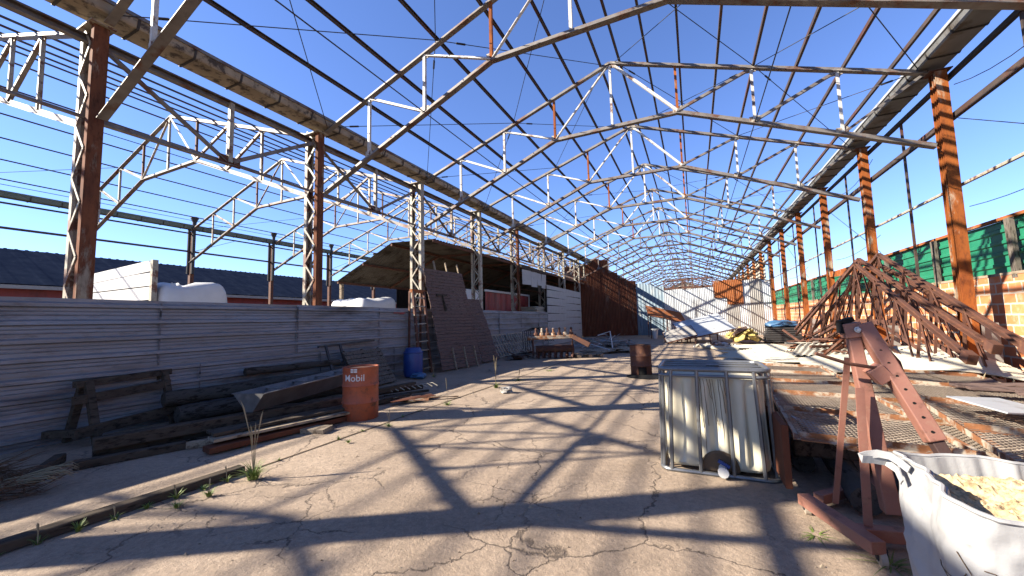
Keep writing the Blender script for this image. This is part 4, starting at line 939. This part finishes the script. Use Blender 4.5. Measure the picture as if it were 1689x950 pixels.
tag(build('roof_sheet', MB().box((2.55, 5.3, .60), (.5, .5, .012), Euler((.1, .06, .4))), 'galvsheet'), 'flat pale grey plate on the right mesh gate', 'sheet')
tag(build('roof_sheet', MB().box((1.0, 4.6, .42), (.35, .4, .012), Euler((.1, .3, .2))), 'bluesheet'), 'pale blue sheet corner showing under the left mesh gate', 'sheet')
for k, (p, q) in enumerate((((3.0, 6.0, .62), (4.9, 5.3, .5)), ((2.8, 6.4, .6), (4.9, 6.1, .6)), ((3.0, 5.3, .5), (4.9, 4.7, .4)), ((2.9, 6.9, .55), (5.0, 6.8, .66)))):
    timber(p, q, .2, .03, 'brownwood', '%s brown board right of the mesh gates' % ordn(k), 'board', 'board', 'boards beyond the mesh gates')
heap('scrap_heap', 'dark scrap filling the gap right of the mesh gates', (3.8, 5.2, 0), (1.2, 1.0), 70, 1.0, ['brownrust', 'wood', 'darksteel'], 41, .5, .02, 'mix')

# ---- intermediate bulk tank (IBC)
t = thing('caged_tank', 'yellowed white plastic tank in a bent metal cage standing on the floor', 'tank', (.12, 4.6, 0))
cx, cy, hw, hd = .11, 4.58, .46, .37
def rr(w_, d_, r=.1, n=6):
    out = []
    for sx, sy, a0 in ((1, 1, 0), (-1, 1, 90), (-1, -1, 180), (1, -1, 270)):
        for k in range(n+1): a = R(a0+90*k/n); out.append((sx*(w_-r)+r*math.cos(a), sy*(d_-r)+r*math.sin(a)))
    return out
lean = lambda z: V((cx-.035*z*0, cy+.0, 0))
b = MB(); rings = [(.07, .90), (.10, .985), (.3, .99), (.86, .985), (.92, .96), (.955, .85), (.96, .2)]
m_per = 160; base = rr(hw-.03, hd-.03, .09)
def per(base, n):
    pts = [V((x, y, 0)) for x, y in base]; L = [0]
    for a, c in zip(pts, pts[1:]+pts[:1]): L.append(L[-1]+(c-a).length)
    out = []; j = 0
    for k in range(n):
        s_ = L[-1]*k/n
        while L[j+1] < s_: j += 1
        a = pts[j]; c = pts[(j+1) % len(pts)]; out.append(a.lerp(c, (s_-L[j])/(L[j+1]-L[j])))
    return out
pr = per(base, m_per)
zs = [(.06, .90), (.09, .97), (.14, 1)]+[(.2+.08*k, 1) for k in range(9)]+[(.90, .985), (.935, .93), (.95, .8), (.955, .4), (.955, .01)]
for z, k in zs:
    sx = 1+.035*(1-z)*1.0
    for i, p in enumerate(pr):
        rib = 0
        if .12 < z < .9:
            s_ = p.x/(hw*.33) if abs(p.y) > hd*.75 else p.y/(hd*.5)
            rib = -.042*(.5+.5*math.cos(2*math.pi*s_))**1.5
        q = V((p.x*k*sx, p.y*k, 0)); 
        if q.length > 0: q = q*(1+rib/max(.2, q.length))
        q += noise.noise_vector(V((q.x*3, q.y*3, z*2)))*.012
        b.v.append(V((cx+q.x, cy+q.y, z)))
for j in range(len(zs)-1):
    for i in range(m_per): a = j*m_per; b.f.append((a+i, a+(i+1) % m_per, a+m_per+(i+1) % m_per, a+m_per+i))
b.f.append(tuple(reversed(range(m_per))))
build('plastic_body', b, 'plastic', t, smooth=True)
for z, r_ in ((.03, .02), (.99, .021), (.93, .015)): build('cage_ring', MB().tube([(cx+x*(1+.05*(1-z)), cy+y, z) for x, y in rr(hw+.01, hd+.01, .1)], r_, 8, True), 'cage', t, smooth=True)
b = MB()
for x in (-.36, -.13, .12, .34): b.tube([(cx+x*1.1, cy-hd-.012, .03), (cx+x*1.06, cy-hd-.018, .5), (cx+x, cy-hd-.012, .99)], .0175, 7)
for x in (-.36, -.13, .12, .34): b.tube([(cx+x, cy+hd+.012, .03), (cx+x, cy+hd+.012, .99)], .0145, 7)
for s_ in (-1, 1):
    for y in (-.26, 0, .26): b.tube([(cx+s_*(hw+.035), cy+y, .03), (cx+s_*(hw+.012), cy+y, .99)], .0145, 7)
    b.tube([(cx+s_*(hw+.01), cy-hd+.06, .03), (cx+s_*(hw-.02), cy-hd+.03, .99)], .0145, 7)
build('cage_bars', b, 'cage', t, smooth=True)
b = MB()
for y in (-.2, 0, .2): b.tube([(cx-hw, cy+y, .985), (cx+hw, cy+y+.03, .985)], .013, 6)
for x in (-.3, -.1, .1, .3): b.box((cx+x, cy+hd, .965), (.03, .02, .05))
build('top_bars', b, 'cage', t)
build('grip_pad', MB().box((cx, cy-.16, .962), (.52, .16, .01)).wobble(.01, 9), 'greysheet', t)
build('filler_cap', MB().lathe([(.075, .955), (.075, .99), (.06, .995)], (cx+.02, cy+.05, 0), 20), 'darksteel', t)
build('valve', MB().tube([(cx+.04, cy-hd+.02, .09), (cx+.04, cy-hd-.06, .08)], .035, 14).tube([(cx+.04, cy-hd-.06, .08), (cx+.04, cy-hd-.10, .08)], .045, 14), 'white', t, smooth=True)
build('valve_handle', MB().box((cx+.05, cy-hd-.045, .145), (.10, .03, .025), Euler((0, .5, 0))), 'blueplastic', t)
b = MB().lathe([(.165, 0), (.145, .012), (.05, .014)], V((0, 0, 0)), 24, True, Matrix.Rotation(R(90), 3, 'X')); b.v = [V((p.x, p.y, max(p.z, -.02))) for p in b.v]
b.move(Matrix.Translation((cx+.02, cy-hd+.028, .075))); build('valve_recess', b, 'stain', t)
b = MB()
for k in range(9):
    x = cx-.14+k*.03+random.uniform(-.01, .01); z = .90; pts = []
    L_ = random.uniform(.15, .7)
    for q in range(9): pts.append((x+random.uniform(-.004, .004)+.03*q/8, cy-hd+.031, z-L_*q/8))
    b.tube(pts, .0022, 4)
build('stain_drips', b, 'stain', t)
# ---- engine hoist
t = thing('engine_hoist', 'dusty red engine hoist with a folding boom standing between tank and bag', 'hoist', (1.0, 3.35, 0))
P = lambda u, v, y: (lambda d: V((d.x*y/d.y, y, EYE+d.z*y/d.y)))(ray(u, v))
mt = P(1405, 548, 3.42); mb_ = P(1470, 845, 3.38)
build('mast', MB().beam(mb_, mt, PB(.10, .085), (1, 0, 0), .8), 'hoist', t, bevel=.006)
build('mast_head', MB().box(mt+V((-.005, 0, .015)), (.10, .12, .10), Euler((0, R(-8), 0))), 'hoist', t, bevel=.006)
build('channel_hollow_shade', MB().box(mt+V((-.03, 0, .078)), (.075, .10, .03), Euler((0, R(-20), 0))).box(mt+V((-.055, 0, .03)), (.03, .1, .07)), 'black', t)  # black boxes stand in for the shade inside the hollow channel
build('pivot_bolt', MB().tube([mt+V((.015, -.085, .02)), mt+V((.015, -.055, .02))], .012, 6).tube([mt+V((.015, -.07, .02)), mt+V((.015, -.06, .02))], .02, 14), 'galvsheet', t)
bt = P(1424, 540, 3.40); bb = P(1543, 728, 3.2)
build('boom', MB().beam(bt+V((-.005, 0, .02)), bb, PB(.09, .085), (1, 0, 0)), 'hoist', t, bevel=.006)
be = P(1572, 775, 3.14); build('boom_extension', MB().beam(bb-(be-bb)*.3, be, PB(.065, .06), (1, 0, 0)), 'darkrust', t, bevel=.004)
bd = (bb-bt); sd_ = V((0, -.062, 0)); b = MB()
for k in range(7): q = bt+bd*(.22+k*.115); b.tube([q+V((0, -.0515, 0)), q+V((0, -.044, 0))], .008, 8)
build('pin_holes', b, 'black', t)
build('ram_bracket', MB().box(bt+bd*.4+V((-.06, 0, -.03)), (.1, .12, .09), Euler((0, .9, 0))), 'hoist', t, bevel=.004)
hb = P(1465, 600, 3.5); build('tie_rod', MB().tube([P(1345, 583, 3.2), P(1400, 600, 3.25), P(1452, 608, 3.28)], .011, 8), 'brownrust', t)
build('link_arm', MB().tube([P(1432, 545, 3.5), P(1480, 598, 3.5), P(1495, 640, 3.45), P(1518, 690, 3.4)], .02, 8), 'brownrust', t)
# base: two long legs and two cross beams
fl = [G(1325, 822, .12), G(1450, 905, .12)]; 
build('base_leg', MB().beam(fl[0], fl[1], PB(.085, .075)), 'hoist', t, bevel=.005)
fr = [G(1430, 800, .12), G(1560, 872, .12)]; build('base_leg', MB().beam(fr[0], fr[1], PB(.085, .075)), 'hoist', t, bevel=.005)
build('cross_beam', MB().beam(G(1350, 822, .10), G(1465, 790, .10), PB(.075, .07)), 'hoist', t, bevel=.005)
build('cross_beam', MB().beam(G(1405, 876, .10), G(1560, 890, .10), PB(.08, .075)), 'hoist', t, bevel=.005)
build('strut', MB().beam(G(1378, 830, .12), P(1398, 590, 3.45), PB(.035, .012), (0, 1, 0)), 'hoist', t)
build('strut', MB().beam(G(1432, 868, .14), P(1418, 640, 3.30), PB(.045, .012), (0, 1, 0)), 'hoist', t)
for nm, q in (('l', fl[0]+V((.02, .01, 0))), ('r', fl[1]+V((.02, .04, 0))), ('a', fr[0]), ('b', fr[1])):
    wb = build('caster', MB().tube([(q.x-.016, q.y, .05), (q.x+.016, q.y, .05)], .05, 18), 'steelwheel', t)
    build('fork', MB().box((q.x+.022, q.y, .075), (.006, .04, .07)).box((q.x-.022, q.y, .075), (.006, .04, .07)).box((q.x, q.y, .10), (.05, .05, .008)), 'rubber', wb)
# ---- big bag of sand
t = thing('bulk_bag', 'open white woven bulk bag full of yellow sand at the lower right', 'bulk bag', (1.32, 2.2, 0))
bx0, by0, bw, bd_ = 1.33, 2.29, .50, .32
base = rr(bw, bd_, .14, 8); pr = per(base, 300)
b = MB(); zs = [.79*k/34 for k in range(35)]
def rimz(p): # the rim sags in front
    return -.07*max(0, -p.y/bd_)**1.5*(.7+.3*math.sin(p.x*7+1)) - .015*math.sin(p.x*9) + .05*max(0, -p.x/bw)**6
for z in zs:
    f = z/.79
    bul = .82+.16*min(1, f*1.3)+.05*math.sin(f*math.pi)
    for p in pr:
        q = V((p.x*bul, p.y*bul, z+rimz(p)*f**3))
        wv_ = noise.noise(V((p.x*3, p.y*3, z*3)))*.35; fold = noise.noise(V((p.x*6, p.y*6, z*2.2)))*.035+(.5-abs(noise.noise(V((p.x*11+wv_*9, p.y*11, z*9-p.x*14+wv_*6)))))*.022+(.4-abs(noise.noise(V((p.x*9+5, p.y*9+wv_*4, z*1.6)))))*.04+noise.noise(V((p.x*40, p.y*40, z*30)))*.003
        q.x += p.normalized().x*fold; q.y += p.normalized().y*fold
        b.v.append(V((bx0, by0, 0))+q)
nr = 300
for j in range(len(zs)-1):
    for i in range(nr): a = j*nr; b.f.append((a+i, a+(i+1) % nr, a+nr+(i+1) % nr, a+nr+i))
top = (len(zs)-1)*nr; top_pts = [b.v[top+i].copy() for i in range(nr)]
cc = V((bx0, by0, 0)); k0 = len(b.v)
for lv, (k, dz) in enumerate(((.965, .0), (.94, -.06), (.91, -.17))):
    for p in top_pts: b.v.append(V((cc.x+(p.x-cc.x)*k, cc.y+(p.y-cc.y)*k, p.z+dz)))
    s0 = top if lv == 0 else k0+(lv-1)*nr
    for i in range(nr): b.f.append((s0+i, s0+(i+1) % nr, k0+lv*nr+(i+1) % nr, k0+lv*nr+i))
build('bag_cloth', b, 'bag', t, smooth=True)
grid = b.v[:len(zs)*nr]; rng = random.Random(44); thr = MB()
front = [i for i in range(nr) if grid[20*nr+i].y < by0-bd_*.55]
for k in range(46):
    i = rng.choice(front); j = rng.randrange(6, 30); di = rng.choice((-2, -1, 1, 2)); dj = rng.choice((-1, 0, 1)); pts = []
    for q in range(rng.randrange(5, 14)):
        p = grid[j*nr+i % nr]; o_ = V((p.x-bx0, p.y-by0, 0)).normalized(); pts.append(p+o_*.005)
        i += di+rng.choice((-1, 0, 0, 1)); j = max(2, min(32, j+dj*rng.choice((0, 1, 1, 2))))
    thr.tube(pts, .0017, 4)
for k in range(60):
    p = grid[13*nr+front[len(front)//2+rng.randrange(-9, 9)]]+V((0, -.01, rng.uniform(-.05, .05))); pts = [p]
    for q in range(4): p = p+V((rng.uniform(-.03, .03), rng.uniform(-.012, .003), rng.uniform(-.02, .02))); pts.append(p)
    thr.tube(pts, .0009, 4)
o_ = build('loose_threads', thr, 'stain', t); o_['kind'] = 'stuff'
b = MB().tube([p+V((0, 0, .004)) for p in top_pts[::2]], .009, 6, True); build('rim_hem', b, 'bag', t, smooth=True)
# sand inside
b = MB(); NS = 150
for j in range(NS+1):
    for i in range(NS+1):
        x = (i/NS*2-1)*bw*.95; y = (j/NS*2-1)*bd_*.95
        rc = (abs(x/(bw*.95))**5+abs(y/(bd_*.95))**5)**.2
        if rc > 1: x /= rc; y /= rc
        z = .725+.03*(y/bd_)+.03*(x/bw)+.04*noise.noise(V((x*4, y*4, 1)))+.020*noise.noise(V((x*13, y*13, 1)))+.018*noise.noise(V((x*34, y*34, 3)))+.012*noise.noise(V((x*70, y*70, 3)))-.02*rc**4
        b.v.append(V((bx0+x, by0+y, z)))
for j in range(NS):
    for i in range(NS): a = j*(NS+1)+i; b.f.append((a, a+1, a+NS+2, a+NS+1))
build('sand', b, 'sand', t, smooth=True)
# lifting loop lying towards the hoist
def strap(pts, wd, th, name):
    pts = [V(p) for p in pts]; b = MB(); n = 4
    for k, p in enumerate(pts):
        a = pts[max(0, k-1)]; c = pts[min(len(pts)-1, k+1)]; d = (c-a).normalized(); up_ = V((0, 0, 1)); x = d.cross(up_).normalized(); y = x.cross(d)
        for s1_, s2_ in ((-1, -1), (1, -1), (1, 1), (-1, 1)): b.v.append(p+y*s1_*wd/2+x*s2_*th/2)
    for k in range(len(pts)-1):
        for j in range(4): a = k*4; b.f.append((a+j, a+(j+1) % 4, a+4+(j+1) % 4, a+4+j))
    b.f += [(3, 2, 1, 0), tuple(len(b.v)-4+j for j in range(4))]; return build(name, b, 'bag', t, smooth=True)
q = lambda u, v, z=.8: G(u, v, z)
strap([q(1500, 775), q(1484, 762, .82), q(1468, 752, .84), q(1448, 748, .84), q(1430, 750, .83), q(1418, 753, .82), q(1422, 757, .815), q(1440, 758, .81), q(1462, 762, .80), q(1480, 775, .78), q(1488, 795, .74)], .034, .006, 'lifting_loop')
# ---- pile of dismantled rusty trusses
tt = None
random.seed(12)
def small_truss():
    t = thing('dismantled_truss', '', 'truss', (0, 0, 0), 'dismantled trusses leaning on the brick wall')
    P = lambda y, z: V((0, y, z)); ap = P(0, 2.75); ea = P(-5.2, .75); eb = P(6.5, .62)
    prof = PL(.07, .07, .012)
    build('top_chord', MB().beam(ap, ea, PC(.07, .09, .012)), 'brownrust', t); build('top_chord', MB().beam(ap, eb, PC(.07, .09, .012)), 'brownrust', t)
    build('end_plate', MB().box(ea-V((0, .0, -.01)), (.11, .2, .15), Euler((R(20), 0, 0))), 'brownrust', t)
    bot = [P(-4.6, .2), P(-1.4, 1.05), P(1.4, 1.05), P(5.6, .15)]
    b = MB()
    for a, c in zip(bot, bot[1:]): b.beam(a, c, prof)
    build('bottom_chord', b, 'brownrust', t)
    topz = lambda y: 2.75-(2.0*abs(y)/5.2 if y < 0 else 2.13*y/6.5)
    botz = lambda y: 1.05 if abs(y) < 1.4 else (1.05-.85*(abs(y)-1.4)/3.2 if y < 0 else 1.05-.9*(y-1.4)/4.2)
    for y in (-3.7, -2.6, -1.4, 0, 1.4, 2.8, 4.2): build('post', MB().beam(P(y, botz(y)), P(y, topz(y)), PL(.045, .045, .01)), 'brownrust', t)
    for a, c in ((-4.4, -3.7), (-3.7, -2.6), (-2.6, -1.4), (2.8, 1.4), (4.2, 2.8), (5.3, 4.2)): build('diagonal', MB().beam(P(a, botz(a)), P(c, topz(c)), PL(.036, .036, .008)), 'brownrust', t)
    build('diagonal', MB().beam(P(-1.4, 1.05), P(0, 2.7), PL(.036, .036, .008)), 'brownrust', t); build('diagonal', MB().beam(P(1.4, 1.05), P(0, 2.7), PL(.036, .036, .008)), 'brownrust', t)
    return t
s0 = small_truss()
for k, (x, y, z, ry, rz) in enumerate(((3.55, 13.2, .05, 8, -1), (3.85, 13.6, .2, 6, 1.0), (4.12, 13.0, .22, 5, -1.2), (4.42, 13.9, .12, 3, 1))):
    o = s0 if k == 0 else dup(s0); o.location = (x, y, z); o.rotation_euler = (R(random.uniform(-1, 1)), R(ry), R(rz))
    o['label'] = ['outermost', 'second', 'third', 'innermost'][k]+' rusty brown truss of the leaning pile counted from the shed floor side'
heap('scrap_heap', 'loose rusty bars lying at the foot of the leaning trusses', (3.9, 14.5, .2), (.8, 4.5), 60, 2.0, ['brownrust', 'rustsheet'], 51, .9, .03)

# ---- plants
def tuft(label, c, n, h, spread, stalks=0, sh=.7, seed=1, name='grass_tuft', cat='grass'):
    rng = random.Random(seed); c = V(c); t = thing(name, label, cat, c, 'weeds in the floor joints'); b = MB()
    def blade(hh, lean, wd, rr_, bb):
        a = rng.random()*6.28; d = V((math.cos(a), math.sin(a), 0)); o = c+d*rng.random()*rr_; sd = V((-d.y, d.x, 0)); i = len(bb.v); n_ = 5
        for k in range(n_+1):
            f = k/n_; p = o+d*lean*f*f+V((0, 0, hh*(f-.25*f*f*lean/max(hh, .01)))); w_ = wd*(1-f**1.5)+.0006
            bb.v += [p-sd*w_, p+sd*w_]
        for k in range(n_): q = i+2*k; bb.f.append((q, q+1, q+3, q+2))
    for _ in range(n): blade(h*rng.uniform(.4, 1), spread*rng.uniform(.4, 1.1), .0055, spread*.35, b)
    build('blades', b, 'grass', t)
    if stalks:
        b = MB()
        for _ in range(stalks):
            a = rng.random()*6.28; d = V((math.cos(a), math.sin(a), 0)); hh = sh*rng.uniform(.6, 1); ln = rng.uniform(.02, .15)*sh
            b.tube([c, c+d*ln*.3+V((0, 0, hh*.5)), c+d*ln+V((0, 0, hh*.9)), c+d*ln*1.3+V((0, 0, hh))], [.004, .0032, .008, .001], 4)
        build('stalks', b, 'dry', t)
    return t
W = lambda u, v: G(u, v, .005)
tuft('tall grass weed with two dry stalks at the end of the edging timber', W(418, 790), 90, .2, .15, 4, .86, 5)
tuft('small weed in the floor joint by the wood offcut', W(575, 730), 25, .05, .05, 0, 0, 2)
tuft('weed with one dry stalk right of the orange drum', W(642, 703), 30, .06, .1, 2, .28, 3)
tuft('bright green tuft beside the crumpled metal piece', W(818, 640), 60, .16, .14, 4, .75, 4)
tuft('low green weed behind the crumpled metal piece', W(856, 628), 50, .12, .2, 3, .4, 5)
tuft('thin weed with one stalk on the torn scrap', W(738, 668), 35, .1, .12, 1, .55, 6)
tuft('short grass where the edging timber meets the crack', W(345, 818), 30, .09, .08, 1, .2, 7)
tuft('short grass halfway along the edging timber', W(290, 838), 30, .08, .08, 0, .2, 8)
tuft('far weed before the aluminium heap', W(1028, 566), 40, .35, .3, 2, .7, 9)
tuft('dry weed beside the left foot of the hoist', W(1345, 885), 22, .05, .14, 0, 0, 10)
tuft('long dry weed under the bag beside the hoist', W(1470, 935), 25, .09, .2, 0, 0, 11)
tuft('thin weed by the fence in front of the board panel', W(715, 622), 25, .2, .15, 3, .5, 12)
tuft('low weed in the joint past the green tuft', W(905, 612), 30, .1, .25, 0, .3, 13)
for k in range(4):
    p = V((3.0+.5*k, 7.4+.3*k, .15)); tuft('%s green clump growing under the long bowed sheet' % ordn(k), p, 60, .35, .25, 2, .5, 20+k)
for k in range(8):
    y_ = 1.0+k*.2; tuft('%s small weed rooted along the right edge of the edging timber' % ordn(k), (-4.34+.012*k, y_, .005), 16+5*(k % 3), .05+.02*(k % 3), .06, k % 2, .16, 60+k)
for k in range(5):
    tuft('%s little weed in the floor joint beyond the tall grass weed' % ordn(k), (-4.36, 3.0+k*.62+.2*(k % 2), .005), 14, .04+.015*(k % 2), .05, 0, 0, 80+k)
# dry branches bottom left
rng = random.Random(6); t = thing('dry_branches', 'heap of dry brown twigs at the lower left corner', 'branches', (-5.9, 1.1, 0))
b = MB()
for k in range(420):
    p = V((-6.3+rng.uniform(-.6, .55), 1.0+rng.uniform(-.5, .5), .01+rng.random()*.12)); a = rng.uniform(-.3, 1.4); pts = [p]
    for q in range(4): a += rng.uniform(-.5, .5); p = p+V((math.cos(a), math.sin(a), rng.uniform(-.35, .55)))*rng.uniform(.06, .16); p.z = max(.01, p.z); pts.append(p)
    b.tube(pts, [.006, .005, .004, .003, .001], 4)
build('twigs', b, 'twig', t)
b = MB()
for k in range(26):
    p = V((-6.1, 1.25, .08)); a = .75+rng.uniform(-.2, .2); pts = [p]
    for q in range(5): p = p+V((math.cos(a+rng.uniform(-.3, .3)), math.sin(a+rng.uniform(-.3, .3)), rng.uniform(0, .3)))*.13; pts.append(p)
    pts.append(p+V((.03, .05, -.05))); b.tube(pts, [.004]*6+[.001], 4)
build('pale_twigs', b, 'dry', t)
# pebbles and crumbs scattered on the slab: nobody could count them
rng = random.Random(17); b = MB()
for k in range(900):
    x = rng.uniform(-4.6, 1.0); y = 1.2+rng.random()**1.6*12; r_ = rng.uniform(.003, .011)*(1 if rng.random() < .93 else 2.2); i = len(b.v)
    z = noise.noise(V((x*.35, y*.35, 0)))*.022+noise.noise(V((x*1.3, y*1.3, 4)))*.006
    for dx, dy, dz in ((1, 0, 0), (-.5, .8, 0), (-.6, -.8, 0), (.1, .1, 1), ): b.v.append(V((x+dx*r_*rng.uniform(.7, 1.3), y+dy*r_, z+dz*r_)))
    b.f += [(i, i+1, i+3), (i+1, i+2, i+3), (i+2, i, i+3)]
o = build('pebbles', b, 'palewood'); o['kind'] = 'stuff'; o['label'] = 'grit and small stones scattered over the concrete'; o['category'] = 'grit'
